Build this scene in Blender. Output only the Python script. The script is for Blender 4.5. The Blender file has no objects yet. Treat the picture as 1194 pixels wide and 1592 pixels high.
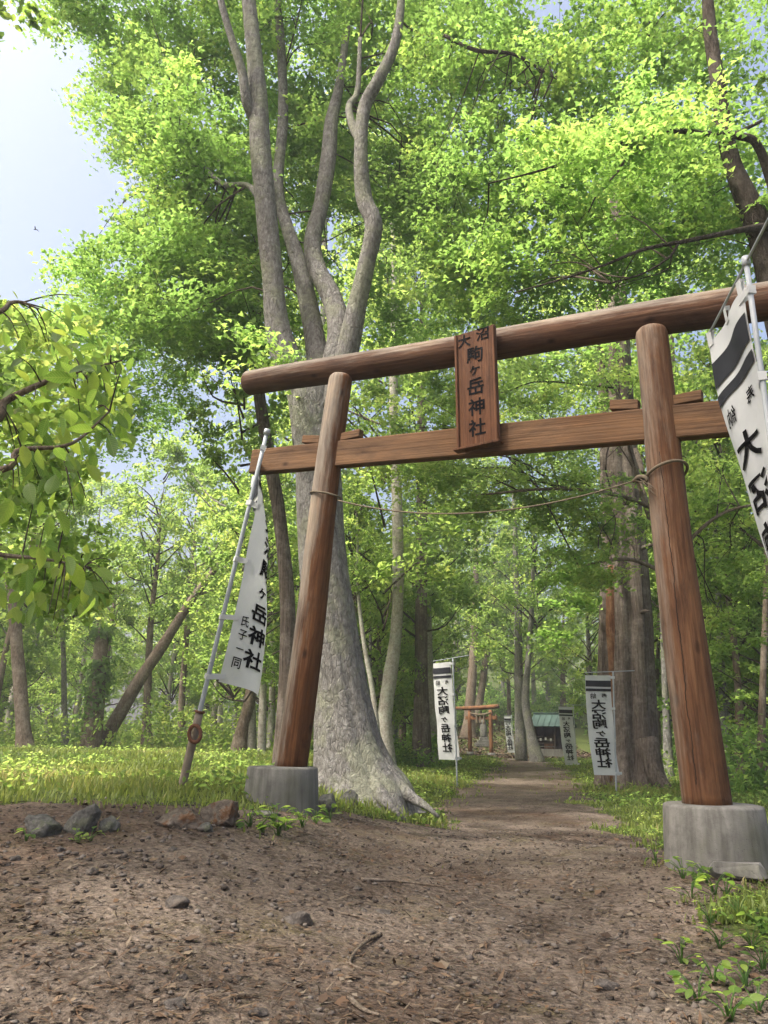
import bpy, bmesh, math, random
import numpy as np
from mathutils import Matrix, Vector, noise as mnoise

SC = bpy.context.scene
COL = SC.collection
R = math.radians
rs = np.random.RandomState(11)
random.seed(5)

# ------------------------------------------------------------------ camera
FPX, CX, CY = 1195.0, 597.0, 796.0          # focal length and centre in photograph pixels
PITCH, ROLL, HC = math.atan(354 / 1195.0), R(1.0), 0.86
fwd = Vector((0, math.cos(PITCH), math.sin(PITCH)))
r0 = Vector((1, 0, 0)); u0 = Vector((0, -math.sin(PITCH), math.cos(PITCH)))
rgt = r0 * math.cos(ROLL) + u0 * math.sin(ROLL)
upv = u0 * math.cos(ROLL) - r0 * math.sin(ROLL)
CAM = Vector((0, 0, HC))
cd = bpy.data.cameras.new('camera'); cam = bpy.data.objects.new('camera', cd); COL.objects.link(cam)
cam.matrix_world = Matrix(((rgt.x, upv.x, -fwd.x, CAM.x), (rgt.y, upv.y, -fwd.y, CAM.y),
                           (rgt.z, upv.z, -fwd.z, CAM.z), (0, 0, 0, 1)))
cd.sensor_fit = 'HORIZONTAL'; cd.sensor_width = 36; cd.lens = 36 * FPX / 1194
cd.clip_start = 0.05; cd.clip_end = 1000
SC.camera = cam

# ------------------------------------------------------------------ sky, sun, exposure
SUN_AZ, SUN_EL = R(-120), R(58)              # azimuth from +Y towards +X
w = bpy.data.worlds.new('World'); SC.world = w; w.use_nodes = True
nt = w.node_tree; nt.nodes.clear()
wo = nt.nodes.new('ShaderNodeOutputWorld'); bg = nt.nodes.new('ShaderNodeBackground')
sky = nt.nodes.new('ShaderNodeTexSky'); sky.sky_type = 'NISHITA'; sky.sun_disc = False
sky.sun_elevation = SUN_EL; sky.sun_rotation = SUN_AZ
sky.air_density = 1.0; sky.dust_density = 10.0; sky.ozone_density = 1.0
bg.inputs['Strength'].default_value = 0.15
nt.links.new(sky.outputs[0], bg.inputs[0]); nt.links.new(bg.outputs[0], wo.inputs[0])
sl = bpy.data.lights.new('sun', 'SUN'); sl.energy = 2.5; sl.angle = R(3.0); sl.color = (1, 0.94, 0.84)
sun = bpy.data.objects.new('sun', sl); COL.objects.link(sun)
sd = Vector((math.sin(SUN_AZ) * math.cos(SUN_EL), math.cos(SUN_AZ) * math.cos(SUN_EL), math.sin(SUN_EL)))
sun.rotation_euler = sd.to_track_quat('Z', 'Y').to_euler(); sun.location = (-8, 4, 14)
vs = SC.view_settings
vs.view_transform = 'Standard'; vs.look = 'None'; vs.gamma = 1; vs.use_curve_mapping = False
vs.exposure = 1.3
SC.cycles.use_denoising = True
SC.cycles.max_bounces = 8; SC.cycles.diffuse_bounces = 5; SC.cycles.transmission_bounces = 5
SC.cycles.transparent_max_bounces = 8; SC.cycles.caustics_reflective = False; SC.cycles.caustics_refractive = False
SC.cycles.use_adaptive_sampling = True; SC.cycles.adaptive_threshold = 0.02

# ------------------------------------------------------------------ helpers: pixels, noise, ground
def ray(px, py): return fwd * FPX + rgt * (px - CX) + upv * (CY - py)
def P(px, py, Y):
    d = ray(px, py); return CAM + d * (Y / d.y)
def proj(p):
    d = Vector(p) - CAM; z = d.dot(fwd)
    return CX + FPX * d.dot(rgt) / z, CY - FPX * d.dot(upv) / z
def projN(V):
    D = np.asarray(V) - np.array(CAM); z = D @ np.array(fwd)
    return CX + FPX * (D @ np.array(rgt)) / z, CY - FPX * (D @ np.array(upv)) / z, z
def sst(x): x = np.clip(x, 0, 1); return x * x * (3 - 2 * x)
_ns = np.random.RandomState(3)
_nk = _ns.normal(size=(14, 3)); _np = _ns.uniform(0, 6.28, 14)
def snoise(x, y, z=0.0, s=1.0):
    o = 0
    for k in range(14): o = o + np.sin((x * _nk[k, 0] + y * _nk[k, 1] + z * _nk[k, 2]) * s * 1.3 + _np[k])
    return o / 5.3
LY = np.array([5.5, 6.6, 7.2, 7.6, 8.3, 10, 13, 17, 25, 35, 41, 44])
LX = np.array([-2, -0.9, -0.5, -0.2, 0.55, 0.75, 1.1, 1.9, 3.4, 5.2, 6.2, 7.0])
RY = np.array([0, 2.5, 4.5, 6.5, 9, 13, 17, 25, 35, 41, 44])
RX = np.array([1.1, 1.35, 1.85, 2.25, 2.65, 3.3, 4.2, 5.9, 7.5, 8.2, 7.6])
def path_d(x, y):
    """signed distance into the bare-earth clearing and path (positive inside)"""
    x = np.asarray(x, float); y = np.asarray(y, float)
    rx = np.interp(y, RY, RX)
    d1 = np.minimum(np.minimum(x - np.interp(y, LY, LX), rx - x), 42.5 - y)
    d2 = np.minimum(6.05 - 0.2 * sst((-x - 1.5) / 2) - y, rx - x)
    d = np.maximum(np.where(y > 5.5, d1, -9), d2)
    return d + 0.24 * snoise(x, y, 0, 2.1) + 0.10 * snoise(x, y, 5, 7) + (.30 * snoise(x, y, 8, 1.0) + .22 * snoise(x, y, 18, 2.6)) * sst((-.2 - x) / 1.2) * sst((7.5 - y) / 1.5)
def g(x, y):
    x = np.asarray(x, float); y = np.asarray(y, float)
    h = 0.40 * sst((1.0 - x) / 2.6) * sst((y - 0.5) / 6.3) + 0.15 * np.exp(-((x - 2.2) ** 2 + (y - 5.1) ** 2) / 1.2)
    h = h + 0.16 * (y > 44) * sst((x + 1) / 10) * np.maximum(y - 46, 0) * sst((y - 46) / 14)
    h = h + 0.018 * snoise(x, y, 1, 0.9) + 0.012 * snoise(x, y, 2, 3.1) + 0.10 * snoise(x, y, 3, 0.25) * sst((y - 14) / 14)
    h = h + 0.05 * sst((-path_d(x, y) - 0.1) / 0.8) * sst((y - 6) / 3)
    return h
def G(x, y): return float(g(x, y))

# ------------------------------------------------------------------ helpers: objects
def add_mesh(name, me, mat=None):
    o = bpy.data.objects.new(name, me); COL.objects.link(o)
    if mat is not None and len(me.materials) == 0: me.materials.append(mat)
    return o
def thing(name, label, cat, loc=(0, 0, 0), group=None):
    o = bpy.data.objects.new(name, None); COL.objects.link(o); o.location = loc
    o['label'] = label; o['category'] = cat
    if group: o['group'] = group
    return o
def tag(o, label, cat, group=None):
    o['label'] = label; o['category'] = cat
    if group: o['group'] = group
    return o
def part(name, me, mat, parent):
    """child whose mesh is in world coordinates; parent is an Empty placed at parent.location"""
    o = bpy.data.objects.new(name, me); COL.objects.link(o)
    if mat is not None and len(me.materials) == 0: me.materials.append(mat)
    o.parent = parent
    if parent.type == 'EMPTY': o.matrix_parent_inverse = Matrix.Translation(-Vector(parent.location))
    return o
def pyd(name, V, F, smooth=True):
    me = bpy.data.meshes.new(name); me.from_pydata([tuple(v) for v in V], [], F); me.update()
    if smooth: me.polygons.foreach_set('use_smooth', [True] * len(me.polygons))
    return me
def np_mesh(name, V, loops, starts, rnd=None, smooth=False):
    me = bpy.data.meshes.new(name)
    me.vertices.add(len(V)); me.vertices.foreach_set('co', np.ascontiguousarray(V, np.float32).ravel())
    me.loops.add(len(loops)); me.loops.foreach_set('vertex_index', np.ascontiguousarray(loops, np.int32))
    me.polygons.add(len(starts)); me.polygons.foreach_set('loop_start', np.ascontiguousarray(starts, np.int32))
    if smooth: me.polygons.foreach_set('use_smooth', np.ones(len(starts), bool))
    me.update(calc_edges=True)
    if rnd is not None:
        a = me.attributes.new('rnd', 'FLOAT', 'POINT'); a.data.foreach_set('value', np.ascontiguousarray(rnd, np.float32))
    return me
def bm_mesh(name, bm, smooth=False):
    me = bpy.data.meshes.new(name); bmesh.ops.recalc_face_normals(bm, faces=bm.faces); bm.to_mesh(me); bm.free()
    if smooth: me.polygons.foreach_set('use_smooth', [True] * len(me.polygons))
    return me
def resample(pts, rad, n):
    pts = np.array([list(p) for p in pts], float); rad = np.array(rad, float)
    m = len(pts)
    if m == 2:
        t = np.linspace(0, 1, n)[:, None]
        return pts[0] * (1 - t) + pts[1] * t, rad[0] * (1 - t[:, 0]) + rad[1] * t[:, 0]
    ext = np.vstack([2 * pts[0] - pts[1], pts, 2 * pts[-1] - pts[-2]])
    er = np.concatenate([[rad[0]], rad, [rad[-1]]])
    out = []; ro = []
    for s in np.linspace(0, m - 1 - 1e-6, n):
        i = int(s); t = s - i
        p0, p1, p2, p3 = ext[i:i + 4]
        out.append(0.5 * ((2 * p1) + (-p0 + p2) * t + (2 * p0 - 5 * p1 + 4 * p2 - p3) * t * t + (-p0 + 3 * p1 - 3 * p2 + p3) * t ** 3))
        ro.append(er[i + 1] * (1 - t) + er[i + 2] * t)
    return np.array(out), np.array(ro)
def tube(pts, rad, seg=10, n=None, bump=0.0, freq=3.0, lobes=None, cap=True, seed=0.0):
    """tube along a smooth curve; lobes(a, t) -> radius factor. returns V, F"""
    if n is None: n = max(4, 3 * len(pts))
    C, rr = resample(pts, rad, n)
    T = np.gradient(C, axis=0); T /= np.linalg.norm(T, axis=1)[:, None] + 1e-9
    ref = np.array([1.0, 0, 0]) if abs(T[0][0]) < 0.9 else np.array([0, 1.0, 0])
    N = ref - T[0] * ref.dot(T[0]); N /= np.linalg.norm(N)
    V = []; F = []
    ang = np.arange(seg) * 2 * math.pi / seg
    for i in range(n):
        N = N - T[i] * N.dot(T[i]); N /= np.linalg.norm(N); B = np.cross(T[i], N)
        r = np.full(seg, rr[i])
        if lobes is not None: r = r * lobes(ang, i / (n - 1.0))
        ring = C[i] + np.outer(np.cos(ang) * r, N) + np.outer(np.sin(ang) * r, B)
        if bump:
            k = 1 + bump * snoise(ring[:, 0] + seed, ring[:, 1], ring[:, 2] * 0.6, freq)
            ring = C[i] + (ring - C[i]) * k[:, None]
        V.extend(ring.tolist())
    for i in range(n - 1):
        for j in range(seg):
            a = i * seg + j; b = i * seg + (j + 1) % seg
            F.append((a, b, b + seg, a + seg))
    if cap:
        F.append(tuple(range(seg - 1, -1, -1))); F.append(tuple((n - 1) * seg + j for j in range(seg)))
    return V, F
def join(parts):
    V = []; F = []
    for v, f in parts:
        o = len(V); V.extend(v); F.extend([tuple(i + o for i in q) for q in f])
    return V, F
def box_bm(bm, sx, sy, sz, M=Matrix.Identity(4), bev=0.0):
    r = bmesh.ops.create_cube(bm, size=1.0, matrix=M @ Matrix.Diagonal((sx, sy, sz, 1)))
    if bev:
        es = list({e for v in r['verts'] for e in v.link_edges})
        bmesh.ops.bevel(bm, geom=es, offset=bev, segments=1, affect='EDGES', profile=0.5)
def box(name, sx, sy, sz, M, bev=0.004):
    bm = bmesh.new(); box_bm(bm, sx, sy, sz, Matrix.Identity(4), bev); bm.transform(M); return bm_mesh(name, bm)

# ------------------------------------------------------------------ materials
def newmat(name):
    m = bpy.data.materials.new(name); m.use_nodes = True; n = m.node_tree; n.nodes.clear()
    out = n.nodes.new('ShaderNodeOutputMaterial'); b = n.nodes.new('ShaderNodeBsdfPrincipled')
    n.links.new(b.outputs[0], out.inputs[0]); b.inputs['Specular IOR Level'].default_value = 0.25
    b.inputs['Roughness'].default_value = 0.85
    return m, n, b, out
def ND(n, t, **k):
    x = n.nodes.new(t)
    for a, v in k.items():
        if a.startswith('i_'):
            x.inputs[a[2:].replace('_', ' ')].default_value = v
        else: setattr(x, a, v)
    return x
def coords(n, scale=(1, 1, 1), kind='Object'):
    tc = ND(n, 'ShaderNodeTexCoord'); mp = ND(n, 'ShaderNodeMapping'); mp.inputs['Scale'].default_value = scale
    n.links.new(tc.outputs[kind], mp.inputs[0]); return mp.outputs[0]
def noiseN(n, vec, scale, detail=4, rough=0.6, dist=0.0):
    x = ND(n, 'ShaderNodeTexNoise'); x.inputs['Scale'].default_value = scale; x.inputs['Detail'].default_value = detail
    x.inputs['Roughness'].default_value = rough; x.inputs['Distortion'].default_value = dist
    n.links.new(vec, x.inputs['Vector']); return x.outputs['Fac']
def ramp(n, fac, stops):
    x = ND(n, 'ShaderNodeValToRGB'); e = x.color_ramp.elements
    e[0].position = stops[0][0]; e[0].color = (*stops[0][1], 1)
    e[1].position = stops[-1][0]; e[1].color = (*stops[-1][1], 1)
    for p, c in stops[1:-1]:
        q = e.new(p); q.color = (*c, 1)
    n.links.new(fac, x.inputs[0]); return x.outputs[0]
def mixc(n, fac, a, b, mode='MIX'):
    x = ND(n, 'ShaderNodeMix', data_type='RGBA', blend_type=mode)
    for s, v in ((0, fac), (6, a), (7, b)):
        if hasattr(v, 'is_output'): n.links.new(v, x.inputs[s])
        else: x.inputs[s].default_value = v if s == 0 else (*v, 1)
    return x.outputs[2]
def mth(n, op, a, b=None, c=None):
    x = ND(n, 'ShaderNodeMath', operation=op)
    for s, v in ((0, a), (1, b), (2, c)):
        if v is None: continue
        if hasattr(v, 'is_output'): n.links.new(v, x.inputs[s])
        else: x.inputs[s].default_value = v
    return x.outputs[0]
def bumpN(n, b, h, strength=0.5, dist=0.02):
    x = ND(n, 'ShaderNodeBump'); x.inputs['Strength'].default_value = strength; x.inputs['Distance'].default_value = dist
    n.links.new(h, x.inputs['Height']); n.links.new(x.outputs[0], b.inputs['Normal'])

def leaf_mat(name, stops, transl, tmix=0.5, rough=0.45, spec=0.25):
    m, n, b, out = newmat(name)
    at = ND(n, 'ShaderNodeAttribute', attribute_name='rnd')
    oi = ND(n, 'ShaderNodeObjectInfo')
    f = mth(n, 'FRACT', mth(n, 'ADD', at.outputs['Fac'], mth(n, 'MULTIPLY', oi.outputs['Random'], 0.0)))
    c = ramp(n, f, stops)
    n.links.new(c, b.inputs['Base Color']); b.inputs['Roughness'].default_value = rough; b.inputs['Specular IOR Level'].default_value = spec
    t = ND(n, 'ShaderNodeBsdfTranslucent')
    n.links.new(mixc(n, 1.0, c, transl, 'MULTIPLY'), t.inputs[0])
    mx = ND(n, 'ShaderNodeMixShader'); mx.inputs[0].default_value = tmix
    n.links.new(b.outputs[0], mx.inputs[1]); n.links.new(t.outputs[0], mx.inputs[2]); n.links.new(mx.outputs[0], out.inputs[0])
    return m
M = {}
M['leaf'] = leaf_mat('maple_leaf', [(0, (.065, .125, .032)), (.45, (.09, .165, .04)), (.8, (.118, .187, .046)), (1, (.145, .20, .052))], (3.7, 3.25, 2.8), 0.72)
M['leaf_light'] = leaf_mat('light_leaf', [(0, (.075, .135, .036)), (.5, (.115, .185, .046)), (.85, (.155, .21, .058)), (1, (.19, .235, .068))], (3.55, 3.05, 2.7), 0.72)
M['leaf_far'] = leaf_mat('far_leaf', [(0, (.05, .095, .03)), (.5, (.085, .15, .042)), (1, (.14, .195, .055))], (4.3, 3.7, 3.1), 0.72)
M['leaf_near'] = leaf_mat('near_leaf', [(0, (.06, .125, .03)), (.5, (.095, .175, .038)), (1, (.15, .22, .05))], (3.0, 2.5, 1.7), 0.58, 0.4, 0.35)
M['grass'] = leaf_mat('grass_blade', [(0, (.09, .13, .03)), (.5, (.16, .205, .05)), (.85, (.23, .26, .075)), (1, (.3, .27, .12))], (1.8, 1.7, 1.4), 0.45, 0.5)
M['litter'] = leaf_mat('dead_litter', [(0, (.03, .02, .014)), (.4, (.075, .05, .034)), (.7, (.11, .066, .038)), (.9, (.15, .115, .08)), (1, (.19, .16, .125))], (1, 1, 1), 0.1, 0.8)

def vein_leaf():
    m = M['leaf_near'].copy(); m.name = 'veined_leaf'; n = m.node_tree; b = next(x for x in n.nodes if x.type == 'BSDF_PRINCIPLED')
    cl = b.inputs['Base Color'].links[0].from_socket; sp = ND(n, 'ShaderNodeSeparateXYZ'); n.links.new(coords(n), sp.inputs[0])
    ay = mth(n, 'ABSOLUTE', sp.outputs[1]); ph = mth(n, 'MULTIPLY', mth(n, 'SUBTRACT', sp.outputs[0], mth(n, 'MULTIPLY', ay, .9)), 62)
    vn = mth(n, 'POWER', mth(n, 'ADD', .5, mth(n, 'MULTIPLY', mth(n, 'SINE', ph), .5)), 6); vn = mth(n, 'MAXIMUM', vn, mth(n, 'LESS_THAN', ay, .012))
    oi = ND(n, 'ShaderNodeObjectInfo'); c = mixc(n, .8, cl, ramp(n, oi.outputs['Random'], [(0, (.8, .9, .8)), (.6, (1.1, 1.15, 1.05)), (1, (1.45, 1.35, 1.0))]), 'MULTIPLY')
    sp2 = ramp(n, noiseN(n, coords(n), 9, 4, .7), [(.3, (.7, .72, .6)), (.55, (1, 1, 1))]); c = mixc(n, .6, c, sp2, 'MULTIPLY')
    c = mixc(n, mth(n, 'MULTIPLY', vn, .35), c, (.2, .26, .09)); n.links.new(c, b.inputs['Base Color'])
    tr = next(x for x in n.nodes if x.type == 'BSDF_TRANSLUCENT'); n.links.new(mixc(n, 1.0, c, (3.4, 2.9, 2.0), 'MULTIPLY'), tr.inputs[0]); bumpN(n, b, vn, .4, .004); return m
M['leaf_big'] = vein_leaf()
def bark(name, cols, scale=(5, 5, 1.2), fine=6.0, bstr=0.9, bdist=0.03, lichen=None):
    m, n, b, out = newmat(name)
    v = coords(n, scale); v1 = coords(n)
    a = noiseN(n, v, fine, 8, 0.75, 0.6); p = noiseN(n, v1, 2.3, 5, 0.65); q = noiseN(n, v1, 16, 5, 0.7)
    vo = ND(n, 'ShaderNodeTexVoronoi', feature='DISTANCE_TO_EDGE'); vo.inputs['Scale'].default_value = fine * .9
    wv = ND(n, 'ShaderNodeMix', data_type='RGBA', blend_type='LINEAR_LIGHT'); wv.inputs[0].default_value = .12
    n.links.new(v, wv.inputs[6]); nz = ND(n, 'ShaderNodeTexNoise'); nz.inputs['Scale'].default_value = 3.0; n.links.new(v1, nz.inputs['Vector']); n.links.new(nz.outputs['Color'], wv.inputs[7])
    n.links.new(wv.outputs[2], vo.inputs['Vector'])
    crk = ramp(n, vo.outputs['Distance'], [(0.0, (0, 0, 0)), (.13, (1, 1, 1))])
    c = ramp(n, a, [(0.30, cols[0]), (0.5, cols[1]), (0.70, cols[2])])
    c = mixc(n, mth(n, 'MULTIPLY', mth(n, 'SUBTRACT', 1, crk), .22), c, cols[0])
    pt = ramp(n, p, [(.48, (0, 0, 0)), (.6, (.75, .75, .75))])
    c = mixc(n, pt, c, mixc(n, q, tuple(x * .6 for x in (lichen or cols[2])), tuple(x * 1.25 for x in (lichen or cols[2]))))
    c = mixc(n, .7, c, ramp(n, q, [(.3, (.55, .53, .5)), (.7, (1.25, 1.25, 1.25))]), 'MULTIPLY')
    n.links.new(c, b.inputs['Base Color']); b.inputs['Roughness'].default_value = 0.97; b.inputs['Specular IOR Level'].default_value = 0.05
    h = mth(n, 'ADD', mth(n, 'ADD', a, mth(n, 'MULTIPLY', q, .35)), mth(n, 'MULTIPLY', crk, .2))
    bumpN(n, b, h, bstr, bdist); return m
M['bark_grey'] = bark('grey_bark', [(.085, .08, .074), (.215, .208, .197), (.36, .355, .345)], (6, 6, 2.2), 4, 1.0, 0.04, (.27, .28, .21))
M['bark_cedar'] = bark('cedar_bark', [(.045, .035, .028), (.165, .135, .112), (.29, .25, .218)], (9, 9, .35), 3.0, 1.0, 0.05)
M['bark_brown'] = bark('brown_bark', [(.06, .045, .033), (.16, .125, .095), (.27, .23, .185)], (8, 8, 1.4), 4, .8, .03)
M['bark_pale'] = bark('pale_bark', [(.15, .135, .11), (.33, .31, .27), (.46, .44, .39)], (3, 3, 3), 5, .4, .02, (.38, .39, .33))
M['bark_dark'] = bark('dark_bark', [(.022, .018, .014), (.065, .053, .043), (.12, .105, .09)], (8, 8, 1.8), 4, .8, .03)
M['twig'] = bark('twig_bark', [(.025, .02, .015), (.06, .048, .038), (.11, .09, .075)], (8, 8, 8), 5, .3, .01)
M['deadwood'] = bark('dead_red_wood', [(.06, .028, .016), (.18, .09, .05), (.28, .17, .1)], (12, 12, .8), 3, 1, .04)

def wood(name, base, dark, pale, weather=(0, 0, 0), wamt=0.0, crack=None, knots=True, gscale=(14, 14, 0.9)):
    """timber whose grain runs along local z; weather = local direction that has gone grey"""
    m, n, b, out = newmat(name)
    v = coords(n, gscale); v1 = coords(n)
    gr = noiseN(n, v, 2.2, 6, .65, .6); bl = noiseN(n, coords(n, (2, 2, .6)), 1.6, 4, .6)
    c = ramp(n, gr, [(.25, dark), (.48, base), (.78, pale)])
    c = mixc(n, mth(n, 'MULTIPLY', bl, .75), c, mixc(n, .55, base, dark), 'MIX')
    hgt = gr
    if knots:
        vo = ND(n, 'ShaderNodeTexVoronoi'); vo.inputs['Scale'].default_value = 2.6; n.links.new(coords(n, (1.6, 1.6, .9)), vo.inputs['Vector'])
        k = ramp(n, mth(n, 'ADD', vo.outputs['Distance'], mth(n, 'MULTIPLY', noiseN(n, v1, 30, 4, .7), .08)), [(.07, (1, 1, 1)), (.17, (0, 0, 0))])
        c = mixc(n, mth(n, 'MULTIPLY', k, .8), c, tuple(x * .3 for x in dark))
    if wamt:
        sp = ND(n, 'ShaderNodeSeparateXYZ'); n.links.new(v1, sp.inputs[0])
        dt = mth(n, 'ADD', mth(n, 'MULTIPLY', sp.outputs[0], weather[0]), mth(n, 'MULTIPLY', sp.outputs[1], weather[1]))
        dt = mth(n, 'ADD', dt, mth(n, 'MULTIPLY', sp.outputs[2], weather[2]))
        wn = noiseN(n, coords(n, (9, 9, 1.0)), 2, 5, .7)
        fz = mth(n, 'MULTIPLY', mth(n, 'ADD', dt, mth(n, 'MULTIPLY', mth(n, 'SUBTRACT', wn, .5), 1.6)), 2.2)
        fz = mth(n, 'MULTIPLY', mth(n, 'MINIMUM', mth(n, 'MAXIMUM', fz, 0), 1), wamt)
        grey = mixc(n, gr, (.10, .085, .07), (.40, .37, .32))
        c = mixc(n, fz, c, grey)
    if crack:
        ang0, z0, z1, wdt = crack
        sp = ND(n, 'ShaderNodeSeparateXYZ'); n.links.new(v1, sp.inputs[0])
        an = mth(n, 'ARCTAN2', sp.outputs[1], sp.outputs[0])
        wob = mth(n, 'MULTIPLY', mth(n, 'SUBTRACT', noiseN(n, coords(n, (0, 0, 1)), 2.3, 6, .65), .5), .55)
        d = mth(n, 'ABSOLUTE', mth(n, 'SUBTRACT', mth(n, 'SUBTRACT', an, ang0), wob))
        wv = mth(n, 'MULTIPLY', noiseN(n, coords(n, (0, 0, 1)), 3.1, 3, .6), wdt * 1.6)
        inz = mth(n, 'MULTIPLY', mth(n, 'GREATER_THAN', sp.outputs[2], z0), mth(n, 'LESS_THAN', sp.outputs[2], z1))
        ck = mth(n, 'MULTIPLY', mth(n, 'LESS_THAN', d, wv), inz)
        c = mixc(n, mth(n, 'MULTIPLY', ck, .9), c, (.014, .008, .006)); hgt = mth(n, 'SUBTRACT', gr, ck)
    pat = noiseN(n, coords(n, (3, 3, .9)), 1.1, 6, .7, .8)
    c = mixc(n, .8, c, ramp(n, pat, [(.32, (.35, .32, .32)), (.48, (.9, .9, .9)), (.68, (1.5, 1.38, 1.2))]), 'MULTIPLY')
    st = noiseN(n, coords(n, (40, 40, .5)), 1.5, 3, .6)
    c = mixc(n, .6, c, ramp(n, st, [(.36, (.5, .46, .44)), (.5, (1, 1, 1))]), 'MULTIPLY')
    n.links.new(c, b.inputs['Base Color'])
    b.inputs['Roughness'].default_value = .82; b.inputs['Specular IOR Level'].default_value = .18
    bumpN(n, b, mth(n, 'ADD', hgt, mth(n, 'MULTIPLY', st, .6)), .8, .012); return m
RED, RDK, RPL = (.128, .054, .021), (.047, .02, .01), (.18, .097, .05)
M['beam'] = wood('tie_beam_wood', (.13, .073, .038), (.09, .047, .023), (.17, .1, .056), (0, 0, 0), 0, None, True, (2.5, 14, .6))
M['plaque'] = wood('plaque_wood', (.105, .046, .023), (.065, .028, .014), (.15, .075, .04), (0, 0, 0), 0, None, False, (14, 3, .7))
M['farwood'] = wood('small_gate_wood', (.18, .088, .043), (.10, .045, .022), (.24, .13, .07), (0, 0, 0), 0, None, False)
M['shedwood'] = wood('shed_wood', (.06, .045, .034), (.03, .022, .016), (.1, .08, .06), (0, 0, 0), 0, None, False)

def plain(name, c1, c2, scale=8, rough=.8, spec=.3, b_=.2, bd=.01, detail=5, metal=0):
    m, n, b, out = newmat(name); v = coords(n); a = noiseN(n, v, scale, detail, .65); a2 = noiseN(n, v, scale * .23, 3, .6)
    f = mth(n, 'ADD', mth(n, 'MULTIPLY', a, .5), mth(n, 'MULTIPLY', a2, .5))
    n.links.new(ramp(n, f, [(.3, c1), (.7, c2)]), b.inputs['Base Color']); b.inputs['Roughness'].default_value = rough
    b.inputs['Specular IOR Level'].default_value = spec; b.inputs['Metallic'].default_value = metal
    if b_: bumpN(n, b, a, b_, bd)
    return m
def concrete(name):
    m, n, b, out = newmat(name); v = coords(n)
    a = noiseN(n, v, 14, 8, .7); st = noiseN(n, coords(n, (9, 9, .8)), 1.6, 4, .6); big = noiseN(n, v, 2.2, 3, .6)
    vo = ND(n, 'ShaderNodeTexVoronoi'); vo.inputs['Scale'].default_value = 38; n.links.new(v, vo.inputs['Vector'])
    pit = ramp(n, vo.outputs['Distance'], [(.05, (1, 1, 1)), (.16, (0, 0, 0))])
    c = ramp(n, a, [(.25, (.095, .092, .086)), (.75, (.19, .186, .175))])
    c = mixc(n, .8, c, ramp(n, st, [(.34, (.5, .5, .47)), (.5, (.95, .95, .93)), (.66, (1.3, 1.3, 1.28))]), 'MULTIPLY')
    c = mixc(n, mth(n, 'MULTIPLY', pit, .4), c, (.07, .07, .065))
    c = mixc(n, mth(n, 'MULTIPLY', ramp(n, mth(n, 'ADD', mth(n, 'MULTIPLY', big, .6), mth(n, 'MULTIPLY', a, .4)), [(.5, (0, 0, 0)), (.62, (1, 1, 1))]), .5), c, (.065, .07, .038))
    n.links.new(c, b.inputs['Base Color']); b.inputs['Roughness'].default_value = .93
    bumpN(n, b, mth(n, 'SUBTRACT', a, mth(n, 'MULTIPLY', pit, .6)), .35, .012); return m
M['concrete'] = concrete('concrete')
M['stone'] = plain('grey_stone', (.06, .06, .057), (.19, .185, .175), 9, .9, .2, .7, .03)
def mossy_stone(name, c1, c2, blot, bamt):
    m, n, b, out = newmat(name); v = coords(n); a = noiseN(n, v, 22, 8, .75); big = noiseN(n, v, 5, 4, .65); mo = noiseN(n, v, 9, 6, .7)
    c = ramp(n, a, [(.3, c1), (.7, c2)]); c = mixc(n, .6, c, ramp(n, big, [(.35, (.5, .5, .5)), (.65, (1.3, 1.3, 1.3))]), 'MULTIPLY')
    c = mixc(n, mth(n, 'MULTIPLY', ramp(n, mo, [(.5, (0, 0, 0)), (.6, (1, 1, 1))]), bamt), c, blot)
    n.links.new(c, b.inputs['Base Color']); b.inputs['Roughness'].default_value = .95; b.inputs['Specular IOR Level'].default_value = .1
    bumpN(n, b, mth(n, 'ADD', a, mth(n, 'MULTIPLY', big, 1.2)), 1.0, .03); return m
M['stone'] = mossy_stone('grey_stone', (.06, .06, .055), (.22, .215, .2), (.07, .085, .03), .5)
M['stone_brown'] = mossy_stone('stained_stone', (.06, .05, .04), (.23, .195, .16), (.13, .055, .018), .75)
M['pebble'] = mossy_stone('pebble_stone', (.06, .052, .046), (.19, .17, .155), (.10, .08, .06), .5)
M['pipe'] = plain('painted_pipe', (.26, .29, .32), (.38, .41, .44), 6, .5, .4, .05)
M['rustpipe'] = plain('weathered_sleeve', (.12, .085, .06), (.30, .25, .2), 9, .8, .3, .3)
M['rust'] = plain('rusty_iron', (.07, .03, .02), (.2, .09, .05), 20, .85, .3, .4)
M['rope'] = plain('straw_rope', (.09, .072, .048), (.19, .158, .115), 60, .9, .15, .6, .006)
M['ink'] = plain('black_ink', (.005, .005, .0055), (.010, .010, .011), 20, .9, .04, 0)
M['carve'] = plain('carved_ink', (.012, .010, .010), (.045, .038, .035), 30, .9, .1, 0)
M['slate'] = plain('dark_banner_band', (.018, .02, .026), (.03, .033, .04), 20, .85, .15, 0)
M['roofgreen'] = plain('green_roof_metal', (.026, .062, .05), (.05, .098, .08), 5, .6, .4, .05)
M['paperwhite'] = plain('white_paper', (.6, .6, .58), (.75, .75, .73), 8, .9, .1, 0)
M['dark'] = plain('dark_interior', (.012, .01, .009), (.03, .025, .02), 6, .9, .1, 0)
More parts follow.
